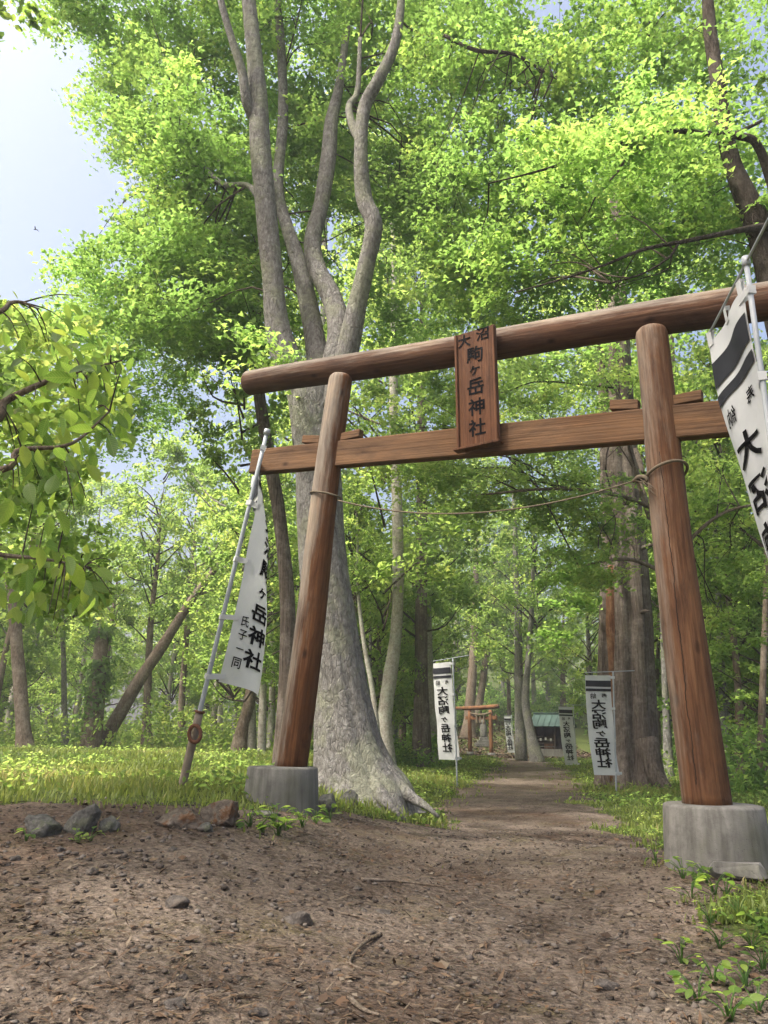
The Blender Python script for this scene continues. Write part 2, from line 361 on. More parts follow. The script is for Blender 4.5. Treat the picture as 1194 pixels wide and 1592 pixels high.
def cloth_mat():
    m, n, b, out = newmat('banner_cloth'); v = coords(n)
    a = noiseN(n, v, 3, 4, .6)
    c = ramp(n, a, [(.3, (.60, .62, .635)), (.7, (.74, .755, .765))]); n.links.new(c, b.inputs['Base Color'])
    bumpN(n, b, noiseN(n, coords(n, (4, 4, 1)), 4, 4, .6), .25, .02)
    t = ND(n, 'ShaderNodeBsdfTranslucent'); t.inputs[0].default_value = (.45, .46, .47, 1)
    mx = ND(n, 'ShaderNodeMixShader'); mx.inputs[0].default_value = .3
    n.links.new(b.outputs[0], mx.inputs[1]); n.links.new(t.outputs[0], mx.inputs[2]); n.links.new(mx.outputs[0], out.inputs[0]); return m
M['cloth'] = cloth_mat()
def ground_mat():
    m, n, b, out = newmat('earth_and_grass'); v = coords(n)
    at = ND(n, 'ShaderNodeAttribute', attribute_name='bare')
    big = noiseN(n, v, .55, 4, .6); mid = noiseN(n, v, 3.2, 5, .65); fine = noiseN(n, v, 26, 6, .7); vf = noiseN(n, v, 90, 4, .7)
    vo = ND(n, 'ShaderNodeTexVoronoi'); vo.inputs['Scale'].default_value = 30; n.links.new(v, vo.inputs['Vector'])
    v2 = ND(n, 'ShaderNodeTexVoronoi'); v2.inputs['Scale'].default_value = 75; n.links.new(v, v2.inputs['Vector'])
    dirt = ramp(n, fine, [(.30, (.034, .027, .021)), (.5, (.105, .084, .067)), (.70, (.205, .175, .15))])
    dirt = mixc(n, ramp(n, mid, [(.42, (0, 0, 0)), (.62, (1, 1, 1))]), dirt, mixc(n, .6, dirt, (.2, .165, .135)))
    dirt = mixc(n, mth(n, 'MULTIPLY', ramp(n, big, [(.5, (0, 0, 0)), (.65, (1, 1, 1))]), .5), dirt, mixc(n, fine, (.06, .03, .018), (.125, .072, .04)))
    dirt = mixc(n, .5, dirt, ramp(n, v2.outputs['Color'], [(.1, (.5, .48, .46)), (.9, (1.35, 1.3, 1.28))]), 'MULTIPLY')
    dirt = mixc(n, .75, dirt, ramp(n, noiseN(n, v, .8, 5, .6, .5), [(.34, (.62, .58, .55)), (.5, (1, 1, 1)), (.64, (1.35, 1.32, 1.3))]), 'MULTIPLY')
    moss = mth(n, 'MULTIPLY', ramp(n, noiseN(n, v, 1.9, 5, .7), [(.54, (0, 0, 0)), (.66, (1, 1, 1))]), ramp(n, vf, [(.4, (0, 0, 0)), (.6, (.6, .6, .6))]))
    dirt = mixc(n, moss, dirt, (.10, .085, .02))
    gcol = ramp(n, fine, [(.3, (.035, .045, .014)), (.6, (.075, .10, .025)), (.8, (.11, .12, .045))])
    f = mth(n, 'ADD', at.outputs['Fac'], mth(n, 'MULTIPLY', mth(n, 'SUBTRACT', mid, .5), .7))
    f = ramp(n, f, [(.38, (0, 0, 0)), (.6, (1, 1, 1))])
    n.links.new(mixc(n, f, gcol, dirt), b.inputs['Base Color']); b.inputs['Roughness'].default_value = .95; b.inputs['Specular IOR Level'].default_value = .12
    h = mth(n, 'ADD', mth(n, 'MULTIPLY', fine, .8), mth(n, 'MULTIPLY', vo.outputs['Distance'], -.6))
    h = mth(n, 'ADD', h, mth(n, 'MULTIPLY', vf, .35)); bumpN(n, b, h, 1.0, .03); return m
M['ground'] = ground_mat()

# ------------------------------------------------------------------ ground and path
def axis(segs):
    o = []
    for a, b_, s in segs: o.append(np.arange(a, b_ - 1e-6, s))
    return np.concatenate(o + [np.array([segs[-1][1]])])
gx = axis([(-140, -40, 10), (-40, -12, 1.0), (-12, -4, .25), (-4, 5, .07), (5, 14, .25), (14, 42, 1.0), (42, 140, 10)])
gy = axis([(-40, -4, 3), (-4, 1.5, .5), (1.5, 9, .06), (9, 20, .18), (20, 46, .5), (46, 90, 2), (90, 230, 20)])
XX, YY = np.meshgrid(gx, gy); ZZ = g(XX, YY); DD = path_d(XX, YY)
ZZ = ZZ + 0.008 * snoise(XX, YY, 9, 9.0) * (YY < 12)
bare = sst(0.5 + DD / 0.5) * (1 - .45 * sst((YY - 12) / 10) * sst(.5 + .9 * snoise(XX, YY, 40, 1.6)))
nX, nY = len(gx), len(gy)
idx = np.arange(nX * nY).reshape(nY, nX)
quads = np.stack([idx[:-1, :-1], idx[:-1, 1:], idx[1:, 1:], idx[1:, :-1]], -1).reshape(-1, 4)
V = np.stack([XX, YY, ZZ], -1).reshape(-1, 3)
def grid_mesh(name, q, dz=0.0):
    u, inv = np.unique(q.ravel(), return_inverse=True)
    vv = V[u].copy(); vv[:, 2] += dz
    me = np_mesh(name, vv, inv, np.arange(0, len(inv), 4), None, True)
    a = me.attributes.new('bare', 'FLOAT', 'POINT'); a.data.foreach_set('value', bare.ravel()[u].astype(np.float32)); return me
go = add_mesh('ground', grid_mesh('ground', quads), M['ground']); go['kind'] = 'structure'
sel = (DD.ravel()[quads].mean(1) > 0) & (V[quads][:, :, 1].max(1) < 46)
po = add_mesh('path', grid_mesh('path', quads[sel], 0.004), M['ground']); po['kind'] = 'structure'

# ------------------------------------------------------------------ foliage machinery
LEAF = {
 'maple': (np.array([[0, 0, 0], [.10, .5, -.10], [.42, .22, .02], [1.0, 0, -.10], [.42, -.22, .02], [.10, -.5, -.10]]), [[0, 3, 2, 1], [0, 5, 4, 3]]),
 'oval': (np.array([[0, 0, 0], [.3, .26, .05], [.7, .24, .04], [1, 0, -.08], [.7, -.24, .04], [.3, -.26, .05]]), [[0, 3, 2, 1], [0, 5, 4, 3]]),
 'rhomb': (np.array([[0, 0, 0], [.5, .36, .05], [1, 0, -.05], [.5, -.36, .05]]), [[0, 1, 2, 3]]),
}
def leaves(name, pos, nrm, size, shape, rnd, rng):
    """one mesh made of len(pos) leaf faces"""
    tv, tf = LEAF[shape]; N = len(pos)
    nrm = nrm / (np.linalg.norm(nrm, axis=1)[:, None] + 1e-9)
    t = rng.normal(size=(N, 3)); t -= nrm * (t * nrm).sum(1)[:, None]; t /= np.linalg.norm(t, axis=1)[:, None] + 1e-9
    bt = np.cross(nrm, t)
    tv = tv - np.array([.5, 0, 0])
    W = (tv[None, :, 0, None] * t[:, None, :] + tv[None, :, 1, None] * bt[:, None, :] + tv[None, :, 2, None] * nrm[:, None, :]) * size[:, None, None] + pos[:, None, :]
    k = len(tv); flat = np.concatenate([np.array(f) for f in tf]); ln = np.array([len(f) for f in tf])
    loops = (np.arange(N)[:, None] * k + flat[None]).ravel()
    st = np.concatenate([[0], np.cumsum(ln)[:-1]]); starts = (np.arange(N)[:, None] * len(flat) + st[None]).ravel()
    return np_mesh(name, W.reshape(-1, 3), loops, starts, np.repeat(np.clip(rnd, 0, .999), k))
GAP = np.array([(-60, 100), (10, 75), (45, 50), (75, 80), (135, 85), (118, 130), (80, 132), (86, 180), (120, 215), (185, 270), (205, 330), (125, 352), (65, 400), (60, 440), (-60, 445)], float)
HOLES = [(632, 430, 26, 34), (345, 592, 34, 22), (520, 350, 18, 20), (300, 770, 90, 60), (640, 620, 18, 12)]
def in_gap(px, py):
    c = np.zeros(px.shape, bool); n = len(GAP); j = n - 1
    for i in range(n):
        xi, yi = GAP[i]; xj, yj = GAP[j]
        m = ((yi > py) != (yj > py)) & (px < (xj - xi) * (py - yi) / (yj - yi + 1e-9) + xi); c ^= m; j = i
    return c
def open_sky(C, Rr, holes=True):
    """True where a spray at C would close the gap the crowns leave to the sky"""
    px, py, z = projN(C); rp = Rr * FPX / np.maximum(z, .5) * .55; bad = in_gap(px, py)
    for dx, dy in ((1, 0), (-1, 0), (0, 1), (0, -1)): bad |= in_gap(px + dx * rp, py + dy * rp)
    if holes:
        for hx, hy, rx, ry in HOLES: bad |= ((px - hx) / (rx + rp * .5)) ** 2 + ((py - hy) / (ry + rp * .5)) ** 2 < 1
    return bad & (z > 0)
def spray_leaves(C, Rr, per, rng, flat=.16, tilt=.26, ntilt=.42, bias=None):
    """flat layered sprays of leaves: centres C, radius Rr"""
    S = len(C); n0 = np.array([0, 0, 1.0]) + rng.normal(size=(S, 3)) * tilt; n0 /= np.linalg.norm(n0, axis=1)[:, None]
    a = rng.normal(size=(S, 3)); a -= n0 * (a * n0).sum(1)[:, None]; a /= np.linalg.norm(a, axis=1)[:, None]; b = np.cross(n0, a)
    k = per; th = rng.uniform(0, 6.283, (S, k)); rr = np.sqrt(rng.uniform(0, 1, (S, k)))
    # uneven outline of the spray: fingers
    ph = rng.uniform(0, 6.28, (S, 1)); rr = rr * (.72 + .28 * np.sin(th * 3 + ph)) * (.85 + .3 * np.sin(th * 5 - ph * 2))
    X = rr * np.cos(th); Yv = rr * np.sin(th) * .8; Zv = rng.normal(size=(S, k)) * flat * .5 - .25 * rr * rr
    P_ = C[:, None, :] + Rr[:, None, None] * (X[..., None] * a[:, None] + Yv[..., None] * b[:, None] + Zv[..., None] * n0[:, None])
    Nn = np.repeat(n0[:, None], k, 1) + rng.normal(size=(S, k, 3)) * ntilt
    r0 = rng.uniform(.05, .75, (S, 1)) if bias is None else bias[:, None]
    rnd = np.clip(r0 + rng.normal(size=(S, k)) * .14, 0, .99)
    return P_.reshape(-1, 3), Nn.reshape(-1, 3), rnd.ravel()
def blob_pts(blobs, rng):
    """blobs: (px, py, Y, rx px, ry px, rY m, count) -> spray centres in metres"""
    out = []
    for px, py, Y, rx, ry, rY, n in blobs:
        c = np.array(P(px, py, Y)); d = np.linalg.norm(c - np.array(CAM)); s = d / FPX
        q = rng.normal(size=(n, 3)); q /= np.linalg.norm(q, axis=1)[:, None]; q *= rng.uniform(0, 1, (n, 1)) ** .42
        out.append(c + q * np.array([rx * s, rY, ry * s]))
    return np.concatenate(out)
def branchwork(anchors, targets, rng, r=.018, cnt=30, sag=.12):
    """thin side branches from points on the limbs out to sprays"""
    A = np.array(anchors); parts = []
    for i in rng.choice(len(targets), min(cnt, len(targets)), replace=False):
        t = targets[i]; d = np.linalg.norm((A - t) * np.array([1, 1, .8]) + np.array([0, 0, .35]), axis=1); a = A[np.argsort(d)[rng.randint(min(9, len(A)))]]
        L = np.linalg.norm(t - a)
        if L > 3.2 or L < .4: continue
        qx, qy, _z = projN(np.array([t, (t + a) / 2, t * .75 + a * .25, t * 1.2 - a * .2]))
        if in_gap(qx, qy).any(): continue
        m1 = a * .66 + t * .34 + rng.normal(size=3) * .07 * L + [0, 0, .10 * L]; m2 = a * .3 + t * .7 + rng.normal(size=3) * .07 * L + [0, 0, .06 * L]
        rr = r * min(1.5, .5 + L * .3)
        parts.append(tube([a, m1, m2, t], [rr, rr * .7, rr * .45, rr * .2], 5, 9, cap=False))
        for k in range(3):
            s = m2 if k else m1; e = s + (t - a) * .25 + rng.normal(size=3) * .22 * L
            qx, qy, _z = projN(np.array([e, (s + e) / 2]))
            if in_gap(qx, qy).any(): continue
            parts.append(tube([s, (s + e) / 2 + [0, 0, .04 * L], e], [rr * .4, rr * .28, rr * .1], 4, 5, cap=False))
    return join(parts)
def limb_from_px(pts, extra=None):
    """(px, py, width px, Y) -> 3D centre line and radii"""
    C = []; rr = []
    for px, py, wd, Y in pts:
        p = P(px, py, Y); C.append(p); rr.append(wd / 2 * (p - CAM).dot(fwd) / FPX)
    return C, rr
def crown_px(root, name, blobs, mat, rng, Rr=(.4, .7), per=70, size=(.06, .095), shape='maple', anchors=None, br=.018, cnt=40, holes=True, bias=None, thin=.85):
    C = blob_pts([(*b[:6], int(b[6] * thin)) for b in blobs], rng); rad = rng.uniform(*Rr, len(C)); k = ~open_sky(C, rad, holes); C = C[k]; rad = rad[k]
    k = C[:, 2] > .6; C = C[k]; rad = rad[k]
    p, nn, rd = spray_leaves(C, rad, per, rng)
    if bias is not None: rd = np.clip(rd + bias, 0, .99)
    o = part('crown', leaves(name, p, nn, rng.uniform(*size, len(p)), shape, rd, rng), mat, root)
    if anchors is not None:
        v, f = branchwork(anchors, C, rng, br, cnt); b = part('branchwork', pyd('branchwork', v, f), M['twig'], root); b['kind'] = 'stuff'
    return o

# ------------------------------------------------------------------ the big torii gate
BL = P(451, 1192, 6.9); BR = P(1097, 1250, 5.1)
sdir = Vector((BR.x - BL.x, BR.y - BL.y, 0)).normalized()
nfr = Vector((sdir.y, -sdir.x, 0))                    # towards the camera
def PT(px, py, off=0.0):
    d = ray(px, py); o = BL + nfr * off
    return CAM + d * ((o - CAM).dot(nfr) / d.dot(nfr))
gate = thing('torii_gate', 'large brown log torii gate with a name board standing over the dirt path', 'torii gate', (BL.x, BL.y, G(BL.x, BL.y)))
def axis_matrix(a, b, front=nfr):
    z = (b - a).normalized(); y = (-front - z * (-front).dot(z)).normalized(); x = y.cross(z)
    return Matrix(((x.x, y.x, z.x, a.x), (x.y, y.y, z.y, a.y), (x.z, y.z, z.z, a.z), (0, 0, 0, 1)))
def log_mesh(name, L, ra, rb, seg=40, rings=40, dome0=False, dome1=False, wob=.012, seed=0):
    V = []; F = []
    zs = list(np.linspace(0, L, rings))
    prof = [(z, ra + (rb - ra) * z / L) for z in zs]
    if dome1: prof = prof[:-1] + [(L - .05, rb), (L - .022, rb * .93), (L - .006, rb * .8), (L, rb * .6)]
    else: prof = prof[:-1] + [(L - .012, rb), (L, rb * .95)]
    if dome0: prof = [(0, ra * .95), (.012, ra)] + prof[1:]
    for z, r in prof:
        for j in range(seg):
            a = 2 * math.pi * j / seg
            k = 1 + wob * snoise(math.cos(a) * 2 + seed, math.sin(a) * 2, z * .9, 1.2) + .006 * snoise(math.cos(a) * 9, math.sin(a) * 9 + seed, z * 1.5, 1.0)
            cx_ = .012 * math.sin(z * 1.7 + seed); cy_ = .010 * math.sin(z * 1.3 + seed * 2)
            V.append((r * k * math.cos(a) + cx_, r * k * math.sin(a) + cy_, z))
    n = len(prof)
    for i in range(n - 1):
        for j in range(seg):
            a = i * seg + j; b = i * seg + (j + 1) % seg; F.append((a, b, b + seg, a + seg))
    F.append(tuple(range(seg - 1, -1, -1))); F.append(tuple((n - 1) * seg + j for j in range(seg)))
    return pyd(name, V, F)
def place(o, parent, mw):
    o.parent = parent; o.matrix_parent_inverse = Matrix.Translation(-Vector(parent.location)); o.matrix_basis = mw
TL_, TR_ = PT(531, 584), PT(1009, 511)
# weathering: local -x is the viewer's left on a post (x = y cross z), -y faces the camera
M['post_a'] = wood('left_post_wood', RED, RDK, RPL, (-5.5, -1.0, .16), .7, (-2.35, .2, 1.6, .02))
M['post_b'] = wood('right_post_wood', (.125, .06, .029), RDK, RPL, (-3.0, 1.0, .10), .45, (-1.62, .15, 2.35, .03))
M['kasagi'] = wood('lintel_wood', (.125, .05, .022), (.05, .02, .01), (.19, .09, .048), (0, 0, 0), 0)
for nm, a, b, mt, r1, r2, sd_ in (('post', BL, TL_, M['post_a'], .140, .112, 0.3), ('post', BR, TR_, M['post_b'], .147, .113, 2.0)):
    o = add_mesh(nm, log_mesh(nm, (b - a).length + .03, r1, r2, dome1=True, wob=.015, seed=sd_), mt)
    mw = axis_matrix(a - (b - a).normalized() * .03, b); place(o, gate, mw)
# upper log
ka, kb = PT(386, 597, -.075), PT(1180, 469.5, -.075)
over = (ka - PT(531, 573, -.075)).length
kdir = (kb - ka).normalized(); kpr = PT(1009, 497, -.075); kend = kpr + kdir * over * 1.02
mw = axis_matrix(ka, kend)
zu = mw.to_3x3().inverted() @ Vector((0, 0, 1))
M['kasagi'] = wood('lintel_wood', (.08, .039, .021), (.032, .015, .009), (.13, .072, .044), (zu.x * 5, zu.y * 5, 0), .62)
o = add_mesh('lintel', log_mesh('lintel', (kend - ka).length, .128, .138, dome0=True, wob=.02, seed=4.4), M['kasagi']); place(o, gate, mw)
# tie beam
na, nb = PT(394, 719.5), PT(1140, 650)
npl, npr = PT(505, 709), PT(1035, 659)
ndir = (nb - na).normalized(); nend = npr + ndir * ((npl - na).length * 1.02)
mw = axis_matrix(na, nend); bm = bmesh.new()
L = (nend - na).length
box_bm(bm, .245, .105, L, Matrix.Translation((0, 0, L / 2)), .008)
for vtx in bm.verts: vtx.co.x += .004 * math.sin(vtx.co.z * 3)
o = add_mesh('tie_beam', bm_mesh('tie_beam', bm), M['beam']); place(o, gate, mw)
topx = 1 if (mw.to_3x3() @ Vector((1, 0, 0))).z > 0 else -1
for px, py, side in ((487, 679, -1), (548, 672, 1), (972, 624, -1), (1068, 613, 1)):
    c = PT(px, py); zc = (c - na).dot(ndir)
    bm = bmesh.new(); box_bm(bm, .075, .075, .21, Matrix.Identity(4), .004)
    for v in bm.verts:
        if v.co.z * side > 0: v.co.x += topx * .022
    o = add_mesh('wedge', bm_mesh('wedge', bm), M['beam']); place(o, gate, mw @ Matrix.Translation((topx * (.1225 + .040), 0, zc)))
# concrete bases
def base_mesh(rt, rb, h, seed):
    V = []; F = []; seg = 48
    prof = [(rb * 1.01, -.15), (rb, 0), (rb * .5 + rt * .5, h * .5), (rt, h - .018), (rt - .006, h - .005), (rt - .02, h), (rt * .5, h + .004)]
    for r, z in prof:
        for j in range(seg):
            a = 2 * math.pi * j / seg; k = 1 + .008 * snoise(math.cos(a) * 2 + seed, math.sin(a) * 2, z * 3, 1.5)
            V.append((r * k * math.cos(a), r * k * math.sin(a), z))
    for i in range(len(prof) - 1):
        for j in range(seg):
            a = i * seg + j; b = i * seg + (j + 1) % seg; F.append((a, b, b + seg, a + seg))
    F.append(tuple((len(prof) - 1) * seg + j for j in range(seg)))
    me = pyd('base', V, F); return me
bases = []
for px, py, rt, rb, ptp in ((440, 1191, .300, .318, BL), (1108, 1250, .295, .315, BR)):
    c = P(px, py, ptp.y + .01); zb = G(c.x, c.y); h = ptp.z - zb
    o = add_mesh('base', base_mesh(rt, rb, h, px), M['concrete']); place(o, gate, Matrix.Translation((c.x, c.y, zb))); bases.append((c, zb, h))
c, zb, h = bases[1]
bm = bmesh.new(); box_bm(bm, .30, .14, .09, Matrix.Identity(4), .025)
for v in bm.verts: v.co += Vector((random.uniform(-.015, .015), random.uniform(-.015, .015), random.uniform(-.01, .01)))
o = add_mesh('footing', bm_mesh('footing', bm), M['concrete'])
fp = P(1145, 1350, c.y - .33); place(o, gate, Matrix.Translation((fp.x, fp.y, G(fp.x, fp.y) + .035)) @ Matrix.Rotation(R(-18), 4, 'Z'))

# lettering ----------------------------------------------------------
_gl = {}
def glyph(ch, bold=.02):
    """flat outline of one character, centred, about 1 unit square -> (verts, faces)"""
    if (ch, bold) in _gl: return _gl[(ch, bold)]
    c = bpy.data.curves.new('glyph', 'FONT'); c.body = ch; c.offset = bold; c.resolution_u = 3
    o = bpy.data.objects.new('glyph', c); COL.objects.link(o)
    me = bpy.data.meshes.new_from_object(o.evaluated_get(bpy.context.evaluated_depsgraph_get()))
    v = np.array([x.co[:2] for x in me.vertices]); f = [tuple(p.vertices) for p in me.polygons]
    bpy.data.objects.remove(o); bpy.data.curves.remove(c); bpy.data.meshes.remove(me)
    if ch not in 'ヶ一':
        v = (v - (v.max(0) + v.min(0)) / 2) / max(v.max(0) - v.min(0))
    else:
        v = (v - (v.max(0) + v.min(0)) / 2) / max(v.max(0) - v.min(0)) * (.62 if ch == 'ヶ' else .85)
    _gl[(ch, bold)] = (v, f); return v, f
# name board
off = .115
q = [PT(708, 520, off), PT(771, 509, off), PT(776, 690, off), PT(714, 697, off)]
ctr = (q[0] + q[1] + q[2] + q[3]) / 4
pw = ((q[1] - q[0]).length + (q[2] - q[3]).length) / 2; phh = ((q[3] - q[0]).length + (q[2] - q[1]).length) / 2
py_ = -nfr; pz = Vector((0, 0, 1)); pz = ((q[0] + q[1]) - (q[2] + q[3])).normalized(); px_ = py_.cross(pz).normalized(); pz = px_.cross(py_)
MB_ = Matrix(((px_.x, py_.x, pz.x, ctr.x), (px_.y, py_.y, pz.y, ctr.y), (px_.z, py_.z, pz.z, ctr.z), (0, 0, 0, 1)))
board = add_mesh('name_board', box('name_board', pw, .04, phh, Matrix.Identity(4), .005), M['plaque']); place(board, gate, MB_)
def sub(o, parent, m=Matrix.Identity(4)):
    o.parent = parent; o.matrix_basis = m; return o
for sx in (-1, 1): sub(add_mesh('edge_strip', box('edge_strip', .022, .022, phh * .985, Matrix.Identity(4), .004), M['plaque']), board, Matrix.Translation((sx * (pw / 2 - .012), -.028, 0)))
sub(add_mesh('ledge', box('ledge', pw * 1.12, .085, .022, Matrix.Identity(4), .004), M['plaque']), board, Matrix.Translation((.0, -.015, -phh / 2 - .008)))
for ch, u, v, s in (('大', .24, .075, .115), ('沼', .70, .055, .115), ('駒', .49, .22, .145), ('ヶ', .48, .36, .145), ('岳', .49, .50, .145), ('神', .50, .675, .145), ('社', .50, .85, .145)):
    gv, gf = glyph(ch, .02); sc = s * (1.05)
    VV = []; n0 = len(gv)
    for y in (-.0235, -.018): VV += [((u - .5) * pw + a * sc, y, (.5 - v) * phh + b * sc) for a, b in gv]
    me = pyd('character', VV, [f for f in gf] , False)
    sub(add_mesh('character', me, M['ink']), board)

# straw rope tied between the posts -----------------------------------
def at_post(a, b, px, py):                            # axis point of the post at that height
    p = PT(px, py); t = (p.z - a.z) / (b.z - a.z); return a + (b - a) * t
ropeL = at_post(BL, TL_, 505, 771); ropeR = at_post(BR, TR_, 1033, 738)
rope = thing('straw_rope', 'thin straw rope with frayed knot slung between the two gate posts', 'rope', (ropeR.x, ropeR.y, ropeR.z))
def loop(c, r, tilt, front_low):
    pts = []
    for k in range(25):
        a = 2 * math.pi * k / 24; d = sdir * math.cos(a) + nfr * math.sin(a)
        pts.append(c + d * r + Vector((0, 0, tilt * math.cos(a) + front_low * math.sin(a))))
    return pts
rl = .1275 + .014; rr_ = .128 + .014
part('wrap', pyd('wrap', *tube(loop(ropeL, rl, -.03, .0), [.009] * 25, 6, 60)), M['rope'], rope)
part('wrap', pyd('wrap', *tube(loop(ropeR, rr_, .045, .03), [.011] * 25, 6, 60)), M['rope'], rope)
s0 = PT(526, 778, .06); s1 = PT(988, 747, .10)
pts = []
for k in range(13):
    t = k / 12; p = s0.lerp(s1, t); p.z -= .18 * 4 * t * (1 - t) * (1.0); pts.append(p)
part('span', pyd('span', *tube(pts, [.0065] * 13, 6, 50)), M['rope'], rope)
prt = []
for k in range(9):
    a = s1 + Vector((random.uniform(-.02, .02), random.uniform(-.02, .02), 0)); e = PT(random.uniform(1002, 1030), random.uniform(752, 772), .17)
    prt.append(tube([a, a.lerp(e, .5) + Vector((0, 0, .03)), e], [.005, .0045, .002], 4, 8))
for k in range(5):
    a = PT(990, 748, .1); e = PT(random.uniform(980, 1002), random.uniform(757, 768), .1); prt.append(tube([a, e], [.004, .002], 4, 4))
prt.append(tube([PT(984, 749, .1), PT(992, 742, .13), PT(1003, 742, .15), PT(1006, 748, .15)], [.012, .016, .016, .012], 6, 12))
part('knot', pyd('knot', *join(prt)), M['rope'], rope)

# ------------------------------------------------------------------ banners (nobori)
def bisect_grid(V2, F, nu, nv):
    bm = bmesh.new(); vs_ = [bm.verts.new((a, b, 0)) for a, b in V2]
    for f in F:
        try: bm.faces.new([vs_[i] for i in f])
        except ValueError: pass
    V2 = np.array(V2)
    for ax, n in ((0, nu), (1, nv)):
        for k in range(1, n):
            c = k / n
            if V2[:, ax].min() < c < V2[:, ax].max():
                co = [0, 0, 0]; co[ax] = c; no = [0, 0, 0]; no[ax] = 1
                bmesh.ops.bisect_plane(bm, geom=bm.verts[:] + bm.edges[:] + bm.faces[:], plane_co=co, plane_no=no)
    bm.verts.index_update(); v = [(x.co.x, x.co.y) for x in bm.verts]; f = [tuple(x.index for x in fc.verts) for fc in bm.faces]; bm.free(); return v, f
def banner(label, pb, pt, tops, bots, wid, a0, a1, drop=0.0, small=None, tabs=5, arm_ext=.25, fine=True, sway=(0, 0), pr=.017, mats=None, arm=True, gap=.05, group='white lettered banners along the path'):
    """pb/pt pole ends, tops/bots = fraction of the pole (0 top, 1 bottom) where the cloth begins and ends,
    a0(v)/a1(v): heading of the cloth at the pole and at the free edge (radians from +X towards +Y)"""
    root = thing('nobori_banner', label, 'banner', tuple(pb), group)
    up = (pt - pb).normalized()
    def S(u, v):
        base = pt.lerp(pb, tops + (bots - tops) * v); A0, A1 = a0(v), a1(v); k = A1 - A0
        if abs(k) < 1e-4: ix, iy = u * math.cos(A0), u * math.sin(A0)
        else: ix = (math.sin(A0 + k * u) - math.sin(A0)) / k; iy = (math.cos(A0) - math.cos(A0 + k * u)) / k
        r = base + Vector((math.cos(A0), math.sin(A0), 0)) * gap + Vector((ix, iy, 0)) * wid + Vector((0, 0, -drop * u * wid))
        rip = .016 * math.sin(u * 8 + v * 6) * (.3 + v) + .007 * math.sin(v * 19 + u * 5) + .008 * math.sin(u * 5 - v * 11 + 1)
        r += Vector((-math.sin(A0), math.cos(A0), 0)) * rip + Vector((sway[0], sway[1], 0)) * v * v
        return r
    def N(u, v):
        e = 1e-3; du = S(u + e, v) - S(u - e, v); dv = S(u, v - e) - S(u, v + e); return du.cross(dv).normalized()
    nu, nv = (14, 40) if fine else (4, 10)
    VV = [tuple(S(i / nu, j / nv)) for j in range(nv + 1) for i in range(nu + 1)]
    FF = [(j * (nu + 1) + i, j * (nu + 1) + i + 1, (j + 1) * (nu + 1) + i + 1, (j + 1) * (nu + 1) + i) for j in range(nv) for i in range(nu)]
    cl = part('cloth', pyd('cloth', VV, FF), M['cloth'], root)
    def printed(name, V2, F, mat):
        V2, F = bisect_grid(V2, F, nu, nv); o3 = []; f3 = []
        e = .006 if fine else .012
        for s in (1, -1):
            b = len(o3)
            for u, v in V2: o3.append(tuple(S(u, v) + N(u, v) * e * s))
            f3 += [tuple(i + b for i in f) for f in F]
        o = add_mesh(name, pyd(name, o3, f3), mat); o.parent = cl
    clen = (pt - pb).length * (bots - tops)
    for v0, v1 in ((.055, .118), (.138, .165)):
        printed('stripe', [(.01, v0), (.99, v0), (.99, v1), (.01, v1)], [(0, 1, 2, 3)], M['slate'])
    def put(ch, u, v, su, bold=.02, sv=None):
        gv, gf = glyph(ch, bold); sv = sv or su
        printed('character', [(u + a * su / wid, v - b * sv / clen) for a, b in gv], gf, M['ink'])
    put('奉', .28, .212, .105, .012); put('納', .72, .212, .105, .012)
    for k, ch in enumerate('大沼駒ヶ岳神社'): put(ch, .52, .30 + .098 * k - (.01 if k > 3 else 0), .28, .026, .175)
    if small:
        for k, ch in enumerate('氏子一同'): put(ch, .2, .74 + .057 * k, .095, .012)
    pm = (mats or {}).get('pole', M['pipe'])
    part('pole', pyd('pole', *tube([pb - up * .12, pb.lerp(pt, .5), pt], [pr * 1.05, pr, pr * .9], 10, 8)), pm, root)
    if fine: part('pole_cap', pyd('pole_cap', *tube([pt - up * .02, pt + up * .03], [pr * 1.5, pr * 1.4], 10, 3)), pm, root)
    top0 = pt.lerp(pb, tops)
    if arm:
        d = Vector((math.cos(a0(0)), math.sin(a0(0)), 0)); e = S(1, 0) + Vector((0, 0, .045)); s_ = pt + Vector((0, 0, .0)) - (e - pt) / (e - pt).length * arm_ext
        part('arm', pyd('arm', *tube([s_, pt, e], [pr * .55] * 3, 6, 8)), pm, root)
    for k in range(tabs):
        v = .02 + .96 * k / (tabs - 1); b = pt.lerp(pb, tops + (bots - tops) * v); s0_ = S(0, v); d = (s0_ - b).normalized(); nn = N(0, v); hw = .022
        c0 = b - d * (pr + .004); w4 = []
        for q_ in (c0 - nn * (pr + .006), s0_ + d * .05 - nn * .005, s0_ + d * .05 + nn * .005, c0 + nn * (pr + .006)):
            w4 += [tuple(q_ + up * hw), tuple(q_ - up * hw)]
        part('loop', pyd('loop', w4, [(0, 1, 3, 2), (2, 3, 5, 4), (4, 5, 7, 6), (6, 7, 1, 0)], False), M['cloth'], root)
    if arm and fine:
        for u in (.05, .5, .95):
            s0_ = S(u, 0); a_ = s0_ + Vector((0, 0, .055)); d = (S(min(1, u + .05), 0) - S(max(0, u - .05), 0)).normalized() * .022; nn = N(u, 0)
            w4 = []
            for q_ in (a_ - nn * .012, s0_ - Vector((0, 0, .03)) - nn * .005, s0_ - Vector((0, 0, .03)) + nn * .005, a_ + nn * .012): w4 += [tuple(q_ - d), tuple(q_ + d)]
            part('loop', pyd('loop', w4, [(0, 1, 3, 2), (2, 3, 5, 4), (4, 5, 7, 6), (6, 7, 1, 0)], False), M['cloth'], root)
    return root, S
lerp = lambda a, b, t: a + (b - a) * t
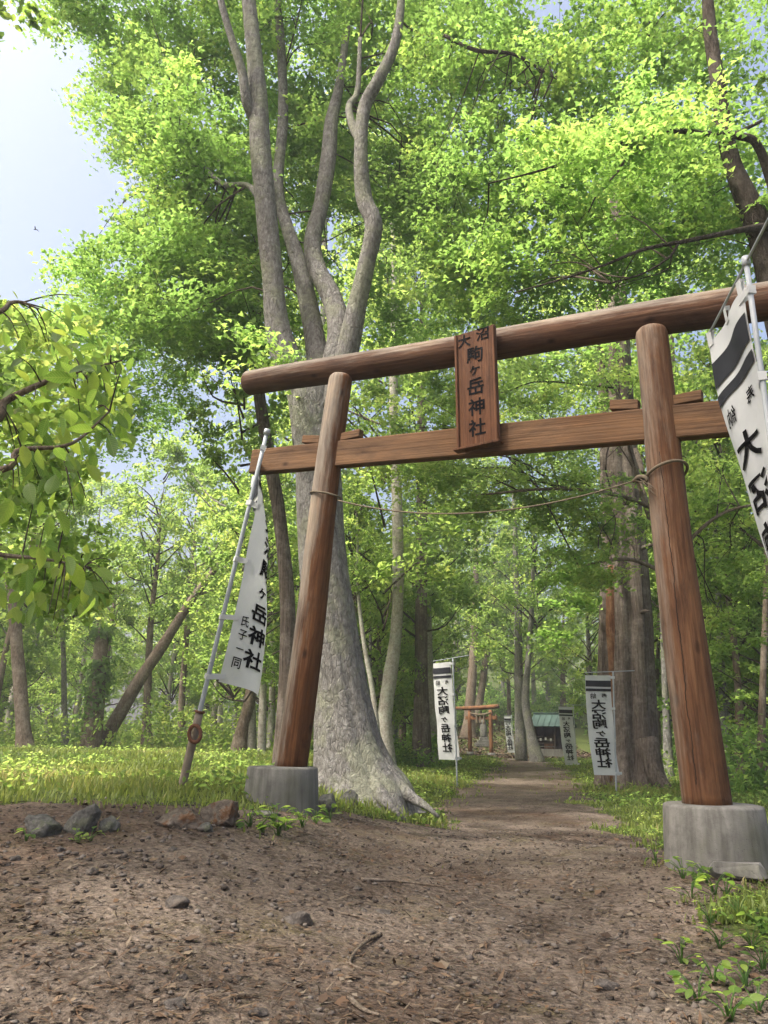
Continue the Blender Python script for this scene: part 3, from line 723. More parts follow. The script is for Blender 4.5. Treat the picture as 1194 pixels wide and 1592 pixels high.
# banner in front of the left post: nearly edge-on at the top, turning towards us at the hem
pb = P(279, 1258, 7.05); pb.z = G(pb.x, pb.y); pt = P(415, 672, 6.72)
nb_, S1 = banner('white lettered banner on a leaning pole beside the flat brown rock', pb, pt, .035, .715, .60,
    lambda v: R(98 - 36 * sst(v / .4) - 40 * sst(v)), lambda v: R(lerp(122, 96, sst(v * 1.6 - .6))), .17, True, 5, .0, True, (0, 0), .021, arm=False, gap=.10)
upL = (pt - pb).normalized(); lowp = pb + upL * .02; hip = pb.lerp(pt, .205)
part('pole_sleeve', pyd('pole_sleeve', *tube([pb - upL * .1, pb.lerp(pt, .1), hip], [.038, .037, .036], 12, 6)), M['rustpipe'], nb_)
for t in (.125, .2): part('clamp', pyd('clamp', *tube([pb.lerp(pt, t), pb.lerp(pt, t) + upL * .018], [.046, .046], 12, 3)), M['rust'], nb_)
bm = bmesh.new()
tor = [P(303 + 9 * math.cos(a), 1141 + 13 * math.sin(a), 6.9) for a in np.linspace(0, 2 * math.pi, 17)]
bm.free(); part('ring', pyd('ring', *tube(tor, [.017] * 17, 8, 34, cap=False)), M['rust'], nb_)
# banner beside the right post, reaching out of frame
pt2 = P(1160, 408, 3.25); pb2 = Vector((pt2.x + .01, pt2.y, G(pt2.x, pt2.y)))
lo, hi = 3.3, 5.0
for _ in range(40):
    m_ = (lo + hi) / 2
    if P(1096, 513, m_).z < pt2.z - .05: lo = m_
    else: hi = m_
e2 = P(1096, 513, lo); a2 = math.atan2(e2.y - pt2.y, e2.x - pt2.x); w2 = math.hypot(e2.x - pt2.x, e2.y - pt2.y) - .05
print('right banner width', w2, 'heading', math.degrees(a2), 'pole', pt2)
banner('white lettered banner hanging from a pole right next to the right gate post', pb2, pt2, .035, .80, w2,
    lambda v: a2 + R(-4 - 10 * v), lambda v: a2 + R(3 - 26 * sst(v * 1.6)), .05, None, 6, .55, True, (.10, -.02), .014)
def far_banner(label, px, pyb, pyt, Y, wid, head, lean=0.0, ext=.35, swx=.12, tp=.03, bt=.86, **k):
    b = P(px, pyb, Y); b.z = G(b.x, b.y); t = P(px + lean, pyt, Y)
    return banner(label, b, t, tp, bt, wid, lambda v: head, lambda v: head + R(6 * v), .0, None, 4, ext, False, (swx, 0), .016, **k)
far_banner('white lettered banner in the grass left of the path, before pale trunks', 711, 1214, 1023, 15.8, .52, R(131), -7, .45, .10, .03, .80)
far_banner('white lettered banner standing against the foot of the split cedar trunk', 957, 1214, 1044, 14.5, .47, R(180), -4, .40, .12, .035, .86)
far_banner('narrow white lettered banner beside the green roofed shed', 897, 1192, 1096, 27, .52, R(197), -6, .45, .10, .03, .95)
far_banner('small white banner hanging left of the little wooden gate, half behind another banner', 713, 1174, 1103, 38, .42, R(176), -4, .3, .05)
far_banner('white banner mostly hidden behind the banner in the grass, before dark shade', 693, 1170, 1106, 36, .46, R(180), -2, .2, .05)
far_banner('thin twisted white banner between the little gate and the forked tree', 801, 1174, 1112, 41, .34, R(172), -6, .1, .05)

# ------------------------------------------------------------------ little gate, shed and stone at the shrine
def G3(px, py, Y): p = P(px, py, Y); return Vector((p.x, p.y, G(p.x, p.y)))
fa, fb = G3(731, 1170, 48), G3(764, 1173, 47)
gt = thing('torii_gate', 'small wooden torii gate hung with straw at the end of the path', 'torii gate', tuple(fa))
ztop = P(750, 1104, 47.5).z
dd = (fb - fa); dd.z = 0; dn = dd.normalized()
for b in (fa, fb):
    part('post', pyd('post', *tube([b + Vector((0, 0, .1)), Vector((b.x, b.y, ztop))], [.13, .11], 12, 6, .02)), M['farwood'], gt)
    part('base', pyd('base', *tube([b - Vector((0, 0, .1)), b + Vector((0, 0, .28))], [.24, .22], 14, 4)), M['concrete'], gt)
k0 = P(709, 1101.5, 48.6); k1 = P(775, 1098, 46.6)
part('lintel', pyd('lintel', *tube([k0, (k0 + k1) / 2 - Vector((0, 0, .03)), k1], [.11, .125, .13], 12, 10, .02)), M['farwood'], gt)
zz = P(750, 1116, 47.5).z; a_ = fa - dn * .3; b_ = fb + dn * .45; L = (b_ - a_).length
mz = axis_matrix(Vector((a_.x, a_.y, zz)), Vector((b_.x, b_.y, zz)), Vector((0, -1, 0)))
part('tie_beam', box('tie_beam', .2, .09, L, mz @ Matrix.Translation((0, 0, L / 2)), .004), M['farwood'], gt)
sr = thing('sacred_rope', 'straw rope with hanging straw tassels on the small wooden gate', 'rope', (fa.x, fa.y, ztop - .25))
pts = [Vector((fa.x, fa.y - .15, ztop - .15)).lerp(Vector((fb.x, fb.y - .15, ztop - .15)), t) - Vector((0, 0, .12 * 4 * t * (1 - t))) for t in np.linspace(0, 1, 7)]
part('straw_cord', pyd('straw_cord', *tube(pts, [.03, .05, .06, .065, .06, .05, .03], 8, 16)), M['rope'], sr)
for k in (2, 3, 4): part('tassel', pyd('tassel', *tube([pts[k], pts[k] - Vector((0, 0, .25)), pts[k] - Vector((0, .02, .55))], [.03, .05, .075], 8, 6)), M['rope'], sr)
part('tassel', pyd('tassel', *tube([Vector((fb.x + .3, fb.y - .12, ztop - .2)), Vector((fb.x + .32, fb.y - .12, ztop - .75))], [.03, .08], 8, 5)), M['rope'], sr)
# stone monument behind it
m0 = G3(752, 1168, 53)
mon = thing('stone_monument', 'mossy grey stone marker on stepped stones behind the small gate', 'monument', tuple(m0))
for k, (w_, h_) in enumerate(((1.1, .22), (.8, .2), (.55, .18))):
    part('step', box('step', w_, w_ * .8, h_, Matrix.Translation(m0 + Vector((0, 0, [.08, .28, .47][k]))), .02), M['stone'], mon)
vv, ff = tube([m0 + Vector((0, 0, .55)), m0 + Vector((0.02, 0, 1.1)), m0 + Vector((0, 0, 1.55)), m0 + Vector((-.02, 0, 1.75))], [.2, .24, .19, .06], 9, 14, .10, 3)
part('pillar', pyd('pillar', vv, ff), M['stone'], mon)
# shed
sh = G3(862, 1172, 44); SH = Matrix.Translation(sh) @ Matrix.Rotation(R(-28), 4, 'Z')
shed = thing('shrine_shed', 'small dark wooden shed with green metal gable roof behind the forked tree', 'shed', tuple(sh))
def sbox(name, sx, sy, sz, x, y, z, mat, rot=Matrix.Identity(4), par=None, bev=.006):
    o = part(name, box(name, sx, sy, sz, SH @ Matrix.Translation((x, y, z)) @ rot, bev), mat, shed)
    if par is not None: o.parent = par; o.matrix_parent_inverse = Matrix.Identity(4)
    return o
sbox('base_wall', 1.7, .12, .5, 0, -.65, .25, M['concrete']); sbox('base_wall', .12, 1.3, .5, .79, .07, .25, M['concrete']); sbox('base_wall', .12, 1.3, .5, -.79, .07, .25, M['concrete'])
sbox('back_wall', 1.6, .06, 1.9, 0, .68, .95, M['shedwood']); sbox('side_wall', .05, 1.25, 1.3, .80, .05, 1.16, M['shedwood']); sbox('side_wall', .05, 1.25, 1.3, -.80, .05, 1.16, M['shedwood'])
sbox('floor', 1.5, 1.2, .05, 0, .02, .48, M['shedwood'])
for x in (-.8, 0.25, .8): sbox('corner_post', .09, .09, 1.4, x, -.66, 1.15, M['shedwood'])
for k in range(4): sbox('rail', 1.02, .03, .035, -.28, -.69, .62 + .17 * k, M['shedwood'] if k % 2 else M['stone'])
for k in range(3): sbox('paper_slip', .1, .012, .14, -.55 + .28 * k, -.64, .98 + .05 * (k % 2), M['paperwhite'])
sbox('offering_box', .5, .35, .3, -.2, -.2, .66, M['farwood'])
for s in (-1, 1):
    rot = Matrix.Rotation(R(-36 * s), 4, 'X')
    rf = sbox('roof_slope', 2.15, 1.22, .05, 0, s * .44, 2.02, M['roofgreen'], rot)
    for k in range(7): sbox('seam', .03, 1.22, .04, -1.0 + .333 * k, s * .44, 2.02, M['roofgreen'], rot @ Matrix.Translation((0, 0, .035)), rf, 0)
sbox('ridge_cap', 2.2, .2, .06, 0, 0, 2.40, M['roofgreen'])
for s in (-1, 1):
    vg = [SH @ Vector((s * .8, -.62, 1.78)), SH @ Vector((s * .8, .68, 1.78)), SH @ Vector((s * .8, .03, 2.30))]; vg += [p + (SH.to_3x3() @ Vector((-.04 * s, 0, 0))) for p in vg]
    part('gable', pyd('gable', vg, [(0, 1, 2), (5, 4, 3), (0, 3, 4, 1), (1, 4, 5, 2), (2, 5, 3, 0)], False), M['shedwood'], shed)

# ------------------------------------------------------------------ the big forked maple behind the left post
def limb(root, name, pts, mat, seg=12, bump=.05, n=None, lobes=None, freq=3.0):
    C, rr = limb_from_px(pts); v, f = tube(C, rr, seg, n or 5 * len(pts), bump, freq, lobes, seed=pts[0][0])
    part(name, pyd(name, v, f), mat, root); return resample(C, rr, 12)[0]
mt_ = P(553, 1242, 9.0)
big = thing('maple_tree', 'huge forked maple with flared grey trunk directly behind the left gate post', 'tree', (mt_.x, mt_.y, G(mt_.x, mt_.y)))
trunk = [(556, 1262, 170, 9.0), (556, 1240, 150, 9.0), (549, 1205, 122, 9.0), (541, 1160, 103, 9.0), (532, 1085, 86, 9.0), (520, 1000, 79, 9.0), (506, 905, 75, 9.0), (498, 815, 72, 9.0), (495, 735, 71, 9.0), (489, 650, 73, 9.0), (487, 600, 70, 9.0)]
C, rr = limb_from_px(trunk)
_ph = [(.15, .42), (1.25, .3), (2.3, .36), (3.2, .32), (3.95, .30), (4.6, .34), (5.35, .40)]
def lob(a, t):
    k = np.ones_like(a); w_ = max(0, 1 - t / .5) ** 1.9
    for p, am in _ph: k = k + am * w_ * np.maximum(0, np.cos(a - p - .25 * t)) ** 9
    return k - .12 * w_ + .03 * np.cos(a * 9 + 4 * t) * (1 - t) + .025 * np.cos(a * 17 + 2 + 9 * t) * (1 - t)
pr_ = [tube(C, rr, 96, 90, .03, 3.4, lob)]
for pts in ([(566, 1150, 20, 8.95), (604, 1208, 30, 8.8), (634, 1236, 22, 8.65), (660, 1252, 12, 8.5), (682, 1270, 5, 8.4)],
            [(520, 1170, 20, 8.95), (500, 1222, 26, 8.7), (486, 1250, 14, 8.55), (470, 1270, 6, 8.4)],
            [(560, 1180, 20, 8.9), (592, 1236, 24, 8.45), (612, 1258, 12, 8.3), (630, 1276, 5, 8.2)]):
    c_, r_ = limb_from_px(pts); pr_.append(tube(c_, r_, 12, 18, .10, 4))
tk = part('trunk', pyd('trunk', *join(pr_)), M['bark_grey'], big)
anch = []
LIMBS = [
 [(484, 690, 58, 9.0), (470, 610, 50, 9.0), (446, 560, 46, 8.95), (430, 500, 38, 8.9), (424, 430, 34, 8.85), (414, 330, 33, 8.8), (405, 230, 33, 8.75), (401, 150, 30, 8.7), (394, 70, 25, 8.7), (385, -20, 21, 8.7), (378, -140, 13, 8.7)],
 [(497, 640, 44, 9.05), (494, 560, 36, 9.2), (481, 480, 30, 9.35), (465, 410, 24, 9.5), (447, 355, 20, 9.6), (432, 290, 18, 9.8), (440, 180, 16, 10), (436, 60, 13, 10.1), (425, -60, 8, 10.2)],
 [(505, 640, 50, 8.95), (522, 560, 42, 8.9), (527, 510, 38, 8.9), (515, 462, 34, 9.0), (494, 420, 30, 9.1), (486, 375, 27, 9.2), (499, 320, 24, 9.3), (510, 250, 24, 9.4), (515, 190, 21, 9.5), (528, 130, 14, 9.6), (540, 40, 10, 9.7)],
 [(512, 640, 44, 8.9), (540, 545, 36, 8.8), (556, 470, 30, 8.7), (570, 410, 27, 8.6), (581, 350, 28, 8.5), (566, 308, 26, 8.5), (561, 240, 21, 8.4), (566, 170, 21, 8.4), (588, 125, 19, 8.3), (610, 80, 17, 8.3), (621, 30, 14, 8.3), (628, -60, 9, 8.3)],
 [(397, 190, 16, 8.75), (384, 160, 16, 8.6), (376, 110, 14, 8.5), (360, 60, 12, 8.4), (343, 0, 11, 8.3), (330, -60, 7, 8.3)],
 [(563, 225, 14, 8.4), (548, 195, 13, 8.5), (543, 165, 11, 8.6), (556, 140, 9, 8.7), (560, 60, 7, 8.8)],
 [(412, 330, 12, 8.8), (388, 290, 9, 9.2), (345, 285, 8, 9.6), (310, 250, 6, 9.9), (265, 205, 4, 10.1)],
]
for i, l in enumerate(LIMBS): anch += limb(big, 'limb', l, M['bark_grey'], 16, .04, 6 * len(l)).tolist()
rg = np.random.RandomState(21)
crown_px(big, 'maple_crown', [
  (300, 60, 11.0, 200, 110, 2.2, 150), (180, 60, 11.0, 130, 80, 1.8, 70), (250, 250, 10.8, 150, 110, 1.8, 130), (210, 420, 10.6, 160, 80, 1.8, 120), (330, 480, 10.2, 130, 90, 1.5, 90), (330, 350, 10.6, 110, 100, 1.5, 80),
  (480, 100, 11.0, 160, 140, 2.0, 130), (620, 130, 10.5, 120, 150, 1.8, 100), (520, 330, 11.5, 120, 120, 1.2, 60), (640, 310, 10.6, 100, 90, 1.5, 60), (650, 480, 11.5, 80, 70, 1.2, 30),
  (150, 480, 12.5, 110, 70, 1.2, 50), (280, 560, 12, 130, 60, 1.2, 60), (120, 560, 13.5, 110, 60, 1.2, 40), (170, 660, 14, 120, 60, 1.2, 40), (270, 170, 8.6, 90, 90, .8, 22), (380, 560, 8.2, 60, 40, .4, 16), (480, 240, 10.4, 40, 80, .5, 20),
  (560, -150, 9.5, 320, 160, 2.4, 140), (250, -140, 9.5, 240, 120, 2.2, 110)],
  M['leaf'], rg, (.45, .9), 140, (.055, .088), 'maple', anch, .013, 70)

# ------------------------------------------------------------------ right-hand maple whose branches cross above the lintel
rm = Vector((4.9, 7.6, G(4.9, 7.6)))
rmap = thing('maple_tree', 'maple with bare side branches leaning in above the right end of the lintel', 'tree', tuple(rm))
c_, r_ = limb_from_px([(1194, 400, 44, 7.6), (1178, 350, 40, 7.5), (1142, 265, 27, 7.4), (1126, 200, 24, 7.35), (1116, 130, 22, 7.3), (1104, 50, 19, 7.3), (1098, -40, 15, 7.3), (1090, -150, 9, 7.3)])
c_ = [rm - Vector((0, 0, .2)), rm + Vector((-.1, 0, 1.6)), rm + Vector((-.35, 0, 3.0))] + c_; r_ = [.34, .22, .18] + r_
an2 = resample(c_, r_, 24)[0][6:].tolist()
part('trunk', pyd('trunk', *tube(c_, r_, 18, 60, .05, 3)), M['bark_dark'], rmap)
for l in ([(1215, 330, 18, 7.3), (1180, 230, 14, 7.0), (1150, 212, 12, 6.9), (1100, 208, 9, 6.8), (1045, 204, 8, 6.7), (985, 219, 7, 6.6), (930, 228, 6, 6.5), (880, 252, 5, 6.4), (830, 268, 3.5, 6.4), (760, 285, 2, 6.4)],
          [(1190, 352, 13, 7.4), (1160, 356, 10, 7.2), (1110, 366, 8, 7.0), (1060, 376, 7, 6.9), (1000, 388, 6, 6.8), (940, 412, 4.5, 6.7), (880, 432, 3.5, 6.7), (800, 455, 2, 6.7)],
          [(1055, 377, 5, 6.9), (1040, 400, 4, 6.85), (1000, 425, 3, 6.8), (950, 440, 2, 6.8)],
          [(975, 222, 5, 6.6), (965, 260, 4, 6.5), (930, 300, 3, 6.4), (915, 330, 2, 6.4)],
          [(1128, 215, 9, 7.3), (1160, 200, 6, 7.2), (1190, 185, 5, 7.1)],
          [(1005, 90, 10, 8.5), (1012, 60, 12, 8.5), (1000, 20, 9, 8.5)],
          [(690, 55, 5, 8.0), (740, 78, 6, 8.0), (800, 85, 5, 8.0), (860, 120, 3, 8.0)]):
    an2 += limb(rmap, 'limb', l, M['bark_dark'], 8, .04, 4 * len(l)).tolist()
crown_px(rmap, 'maple_crown', [
  (900, 110, 8.6, 200, 140, 1.6, 110), (1080, 120, 8.4, 150, 160, 1.6, 90), (760, 120, 9.4, 130, 130, 1.4, 80), (760, 300, 9.2, 130, 100, 1.4, 80), (930, 330, 8.2, 170, 90, 1.4, 80),
  (1100, 330, 8.2, 120, 110, 1.4, 70), (720, 430, 9.6, 100, 60, 1.3, 50), (860, 440, 8.6, 120, 50, 1.2, 40), (1040, 190, 6.6, 110, 60, .6, 18), (900, 250, 6.3, 90, 50, .5, 14), (950, -140, 8.5, 320, 150, 2.2, 120)],
  M['leaf'], rg, (.4, .8), 130, (.05, .08), 'maple', an2, .010, 60)

# ------------------------------------------------------------------ younger maple hanging below the tie beam
ym = P(1048, 1200, 12.5); ym = Vector((ym.x + .4, 12.5, G(ym.x, 12.5)))
ymap = thing('maple_tree', 'slim maple spreading layered leaves below the tie beam in front of the cedar', 'tree', tuple(ym))
c_ = [ym - Vector((0, 0, .1)), ym + Vector((.05, 0, 1.5)), ym + Vector((-.1, .1, 3.2)), ym + Vector((-.5, .2, 5.2)), ym + Vector((-.8, .2, 7))]
part('trunk', pyd('trunk', *tube(c_, [.11, .09, .08, .055, .02], 10, 30, .05, 3)), M['bark_brown'], ymap)
an3 = resample(c_, [.1] * 5, 14)[0][4:].tolist()
for e in ([(1040, 800, 9, 12.4), (960, 770, 7, 12.1), (860, 760, 5, 11.8), (740, 770, 3, 11.6)], [(1050, 900, 8, 12.4), (980, 870, 6, 12), (900, 880, 3, 11.8)], [(1060, 850, 7, 12.4), (1120, 800, 5, 12.2), (1190, 780, 3, 12)]):
    an3 += limb(ymap, 'limb', e, M['bark_brown'], 7, .04, 16).tolist()
crown_px(ymap, 'maple_crown', [(800, 745, 12.0, 170, 50, 1.2, 60), (660, 740, 12.6, 80, 40, .8, 14), (930, 790, 12.2, 90, 60, 1.0, 34), (905, 880, 12.0, 60, 50, .8, 18), (1120, 780, 13.0, 110, 80, 1.2, 50), (1150, 930, 14, 80, 90, 1.2, 30), (700, 620, 13.0, 140, 60, 1.2, 46), (900, 620, 13, 140, 60, 1.2, 46), (620, 660, 13.5, 70, 60, 1, 16)],
  M['leaf_light'], rg, (.4, .75), 110, (.055, .09), 'maple', an3, .014, 36, True, .0)

# ------------------------------------------------------------------ shared crowns for the wood
def crown_proto(name, rng, nb, per, R0, z0, z1, size, shape='oval', Rs=(.4, .85)):
    C = []
    for k in range(nb):
        t = rng.uniform(0, 1); a = rng.uniform(0, 6.283); prof = math.sin(math.pi * min(1, .12 + .86 * t)) ** .7
        rr_ = R0 * prof * math.sqrt(rng.uniform(.12, 1)); C.append((rr_ * math.cos(a), rr_ * math.sin(a), z0 + (z1 - z0) * t))
    C = np.array(C); rad = rng.uniform(*Rs, len(C)); p, nn, rd = spray_leaves(C, rad, per, rng, .25, .35, .55)
    me = leaves(name, p, nn, rng.uniform(*size, len(p)), shape, rd, rng)
    parts_ = []
    for k in rng.choice(len(C), 26, replace=False):
        t = C[k]; a = np.array([0, 0, max(1.5, t[2] - .55 * np.hypot(t[0], t[1]) - .2)]); m_ = a * .5 + t * .5 + rng.normal(size=3) * .12
        parts_.append(tube([a, m_, t], [.035, .022, .006], 5, 7, cap=False))
    return me, pyd('branchwork', *join(parts_))
rp = np.random.RandomState(8)
PROTO = [crown_proto('wood_crown', rp, 150, 62, 2.5, 2.6, 10.0, (.11, .17)), crown_proto('wood_crown', rp, 130, 62, 2.1, 2.0, 8.5, (.10, .16)), crown_proto('wood_crown', rp, 170, 62, 3.0, 3.2, 11.5, (.12, .18)), crown_proto('wood_crown', rp, 110, 60, 2.2, 1.4, 6.5, (.10, .15))]
PROTO.append(crown_proto('tall_crown', rp, 330, 66, 4.2, 4.5, 19.0, (.12, .18), 'oval', (.6, 1.15)))
for i, (me, br) in enumerate(PROTO):
    me.materials.append(M['leaf_light']); br.materials.append(M['twig'])
def wood_tree(name, label, base, trunk_pts, trunk_r, mat, proto, scale=(1, 1, 1), group=None, cut=0, rotz=0.0, seg=10, crown=True, dz=0.0, bump=.05):
    root = thing(name, label, 'tree', tuple(base), group)
    part('trunk', pyd('trunk', *tube(trunk_pts, trunk_r, seg, 6 * len(trunk_pts), bump, 2.5, seed=base[0])), mat, root)
    if crown:
        top = Vector(trunk_pts[-1])
        for nm, me in (('crown', PROTO[proto][0]), ('branchwork', PROTO[proto][1])):
            o = bpy.data.objects.new(nm, me); COL.objects.link(o); o.parent = root
            o.location = (top.x - base[0], top.y - base[1], dz); o.rotation_euler = (0, 0, rotz); o.scale = scale
            if nm == 'branchwork': o['kind'] = 'stuff'
    return root
def px_tree(name, label, pts, mat, proto, H=9.5, scale=(1, 1, 1), lift=0.0, crown=True, group=None, seg=12, flare=1.35, dz=0.0, rotz=0.0):
    C, rr = limb_from_px(pts); b = C[0].copy(); b.z = G(b.x, b.y)
    C[0].z = b.z - .15; rr[0] *= flare
    if H > C[-1].z + .5:
        d = (C[-1] - C[-2]).normalized(); d = (d + Vector((0, 0, 1.2))).normalized(); e = C[-1] + d * (H - C[-1].z)
        C += [C[-1].lerp(e, .5) + Vector((.06, 0, 0)), e]; rr += [rr[-1] * .72, rr[-1] * .3]
    return wood_tree(name, label, tuple(b), C, rr, mat, proto, scale, group, 0, rotz, seg, crown, dz)
px_tree('slim_tree', 'slim tree with furrowed grey bark left of the big forked maple', [(440, 1196, 28, 12), (447, 1050, 25, 12), (446, 920, 23, 12), (434, 800, 20, 12), (421, 725, 20, 12), (408, 650, 19, 12), (400, 580, 17, 12), (396, 480, 13, 12.2)], M['bark_cedar'], 1, 9.5, (.6, .6, .8), dz=3.2)
px_tree('pale_tree', 'pale smooth tree with a bent trunk right of the forked maple', [(602, 1172, 26, 20), (598, 1125, 23, 20), (606, 1056, 22, 20), (615, 990, 19, 20), (619, 905, 18, 20), (617, 770, 16, 20), (612, 650, 14, 20)], M['bark_pale'], 4, 18, (.95, .95, 1), dz=0)
px_tree('slim_tree', 'thin pale sapling leaning left beside the bent pale tree', [(594, 1170, 9, 19), (580, 1080, 8, 19), (566, 1000, 7, 19), (555, 900, 5, 19)], M['bark_pale'], 3, 7, (.5, .5, .6), dz=3)
px_tree('cedar_tree', 'straight cedar with shaggy brown bark between the bent pale tree and a banner', [(656, 1176, 26, 25), (655, 1060, 21, 25), (655, 900, 18, 25), (656, 780, 17, 25), (655, 640, 13, 25)], M['bark_cedar'], 4, 21, (1.05, 1.05, 1.15), dz=0, rotz=2)
px_tree('pale_tree', 'thin grey trunk close behind the left path banner', [(680, 1175, 16, 27), (674, 1100, 13, 27), (668, 1030, 11, 27), (664, 900, 9, 27), (660, 800, 7, 27)], M['bark_pale'], 1, 9, (.7, .7, .9), dz=3)
px_tree('cedar_tree', 'dark upright trunk left of the little wooden gate', [(728, 1172, 22, 56), (729, 1120, 17, 56), (734, 1050, 14, 56), (738, 960, 11, 56)], M['bark_brown'], 2, 17, (1.3, 1.3, 1.5), dz=4)
px_tree('slim_tree', 'dark trunk leaning right above the little wooden gate', [(738, 1170, 14, 58), (746, 1090, 12, 58), (757, 1010, 10, 58), (766, 930, 8, 58)], M['bark_brown'], 0, 16, (1.2, 1.2, 1.4), dz=4)
px_tree('forked_tree', 'grey tree forked at the foot beside the green roofed shed', [(811, 1182, 15, 38), (808, 1110, 13, 38), (806, 1040, 13, 38), (806, 960, 11, 38), (802, 880, 9, 38)], M['bark_grey'], 4, 19, (1.1, 1.1, 1.1), dz=0, rotz=4)
px_tree('forked_tree', 'knobbly grey trunk leaning against the forked tree by the shed', [(836, 1184, 20, 37), (825, 1140, 14, 37), (817, 1090, 13, 37), (820, 1040, 10, 37), (826, 960, 8, 37)], M['bark_grey'], 3, 13, (1, 1, 1.4), dz=4)
px_tree('tall_tree', 'tall grey trunk hidden close behind the big forked maple', [(512, 1172, 20, 26), (508, 1000, 18, 26), (505, 800, 16, 26), (500, 600, 13, 26)], M['bark_grey'], 4, 24, (1.3, 1.3, 1.35), dz=0, rotz=1)
px_tree('tall_tree', 'tall trunk standing behind the right gate post', [(1068, 1195, 24, 21), (1062, 1000, 21, 21), (1052, 800, 19, 21), (1044, 600, 16, 21)], M['bark_brown'], 4, 19, (1, 1, 1.05), dz=0, rotz=3)
px_tree('tall_tree', 'tall trunk standing behind the old split cedar', [(978, 1195, 24, 24), (976, 1000, 21, 24), (972, 800, 19, 24), (968, 600, 16, 24)], M['bark_brown'], 4, 20, (1.1, 1.1, 1.1), dz=0, rotz=5)
# split cedar behind the right post
cb = P(985, 1222, 15.5); ced = thing('cedar_tree', 'massive old cedar with split reddish trunk left of the right gate post', 'tree', (cb.x, cb.y, G(cb.x, cb.y)))
def clob(a, t):
    w_ = max(0, 1 - t / .25) ** 1.5
    return 1 - .26 * np.maximum(0, np.cos(a - 4.45)) ** 14 - .2 * np.maximum(0, np.cos(a - 5.5)) ** 16 + .08 * np.cos(a * 5 + 1) + .05 * np.cos(a * 11) + .025 * np.cos(a * 23) + w_ * (.35 * np.maximum(0, np.cos(a - .3)) ** 6 + .3 * np.maximum(0, np.cos(a - 2.4)) ** 6 + .3 * np.maximum(0, np.cos(a - 4.4)) ** 6)
c_, r_ = limb_from_px([(993, 1236, 84, 15.5), (990, 1200, 72, 15.5), (986, 1140, 66, 15.5), (984, 1060, 62, 15.5), (982, 960, 58, 15.5), (978, 860, 52, 15.5), (972, 780, 46, 15.5), (966, 650, 38, 15.5), (960, 480, 30, 15.5), (956, 300, 16, 15.5)])
pr2 = [tube(c_, r_, 48, 60, .03, 2, clob)]
c2, r2 = limb_from_px([(1005, 1150, 34, 15.2), (1020, 1205, 26, 15.0), (1042, 1230, 14, 14.8), (1062, 1244, 6, 14.7)]); pr2.append(tube(c2, r2, 10, 14, .1, 3))
part('trunk', pyd('trunk', *join(pr2)), M['bark_cedar'], ced)
c2, r2 = limb_from_px([(946, 1228, 40, 15.9), (944, 1170, 30, 15.9), (942, 1060, 27, 15.9), (944, 960, 26, 15.9), (946, 860, 26, 15.9), (944, 770, 22, 15.9), (938, 620, 16, 15.9), (930, 450, 10, 15.9)])
part('side_trunk', pyd('side_trunk', *tube(c2, r2, 24, 50, .05, 2, clob)), M['bark_cedar'], ced)
c2, r2 = limb_from_px([(958, 1215, 22, 15.6), (957, 1120, 20, 15.55), (955, 1020, 20, 15.5), (952, 940, 24, 15.5), (953, 880, 16, 15.5)])
part('dead_wood', pyd('dead_wood', *tube(c2, r2, 16, 40, .16, 4)), M['deadwood'], ced)
pr2 = []
for s, e, w_ in (((950, 800), (925, 812), 10), ((985, 700), (1000, 735), 14), ((985, 860), (1030, 845), 8), ((970, 890), (950, 905), 8), ((955, 830), (935, 870), 8), ((990, 960), (1010, 950), 8)):
    c2, r2 = limb_from_px([(s[0], s[1], w_, 15.4), ((s[0] + e[0]) / 2, (s[1] + e[1]) / 2 - 4, w_ * .8, 15.1), (e[0], e[1], w_ * .4, 14.9)]); part('branch_stub', pyd('branch_stub', *tube(c2, r2, 7, 8, .1)), M['bark_cedar'], ced)
crown_px(ced, 'cedar_crown', [(960, 520, 15.5, 150, 130, 2, 60), (980, 250, 15.5, 120, 200, 2, 60), (900, 900, 14.6, 50, 60, .7, 14), (860, 960, 16, 50, 50, 1, 10)], M['leaf'], rg, (.4, .75), 60, (.09, .14), 'oval', None, 0, 0, True)
# left side
px_tree('forked_tree', 'grey brown tree forking low at the edge of the meadow', [(38, 1186, 25, 21), (36, 1130, 22, 21), (31, 1060, 20, 21), (25, 990, 19, 21), (22, 930, 19, 21), (8, 880, 12, 21), (-12, 800, 9, 21)], M['bark_brown'], 0, 12.5, (1.3, 1.3, 1.3), dz=0)
c0, rr0 = limb_from_px([(140, 1188, 40, 23), (146, 1120, 30, 23), (152, 1060, 24, 23), (157, 1010, 22, 23), (160, 975, 12, 23)])
stump = thing('ivy_stump', 'broken brown tree stump wrapped in ivy behind the meadow', 'stump', (c0[0].x, c0[0].y, G(c0[0].x, c0[0].y)))
part('trunk', pyd('trunk', *tube(c0, rr0, 20, 30, .12, 3)), M['bark_brown'], stump)
q_ = []; nn_ = []
for k in range(1500):
    t = rs.uniform(0, 1) ** .8; i = min(3, int(t * 4)); c = np.array(c0[i]) * (1 - (t * 4 - i)) + np.array(c0[i + 1]) * (t * 4 - i); a = rs.uniform(0, 6.28); r_ = rr0[i] * rs.uniform(1.0, 1.2) + .35 * rs.uniform(0, 1) ** 3
    q_.append(c + np.array([r_ * math.cos(a), r_ * math.sin(a), 0])); nn_.append((math.cos(a), math.sin(a), .5))
q_ = np.array(q_); nn_ = np.array(nn_) + rs.normal(size=(1500, 3)) * .3; kp = (snoise(q_[:, 0], q_[:, 1], q_[:, 2], 1.8) > -.15)
part('ivy', leaves('ivy', q_[kp], nn_[kp], rs.uniform(.1, .2, kp.sum()), 'maple', rs.uniform(0, .5, kp.sum()), rs), M['leaf_far'], stump)['kind'] = 'stuff'
lb = P(165, 1150, 24)
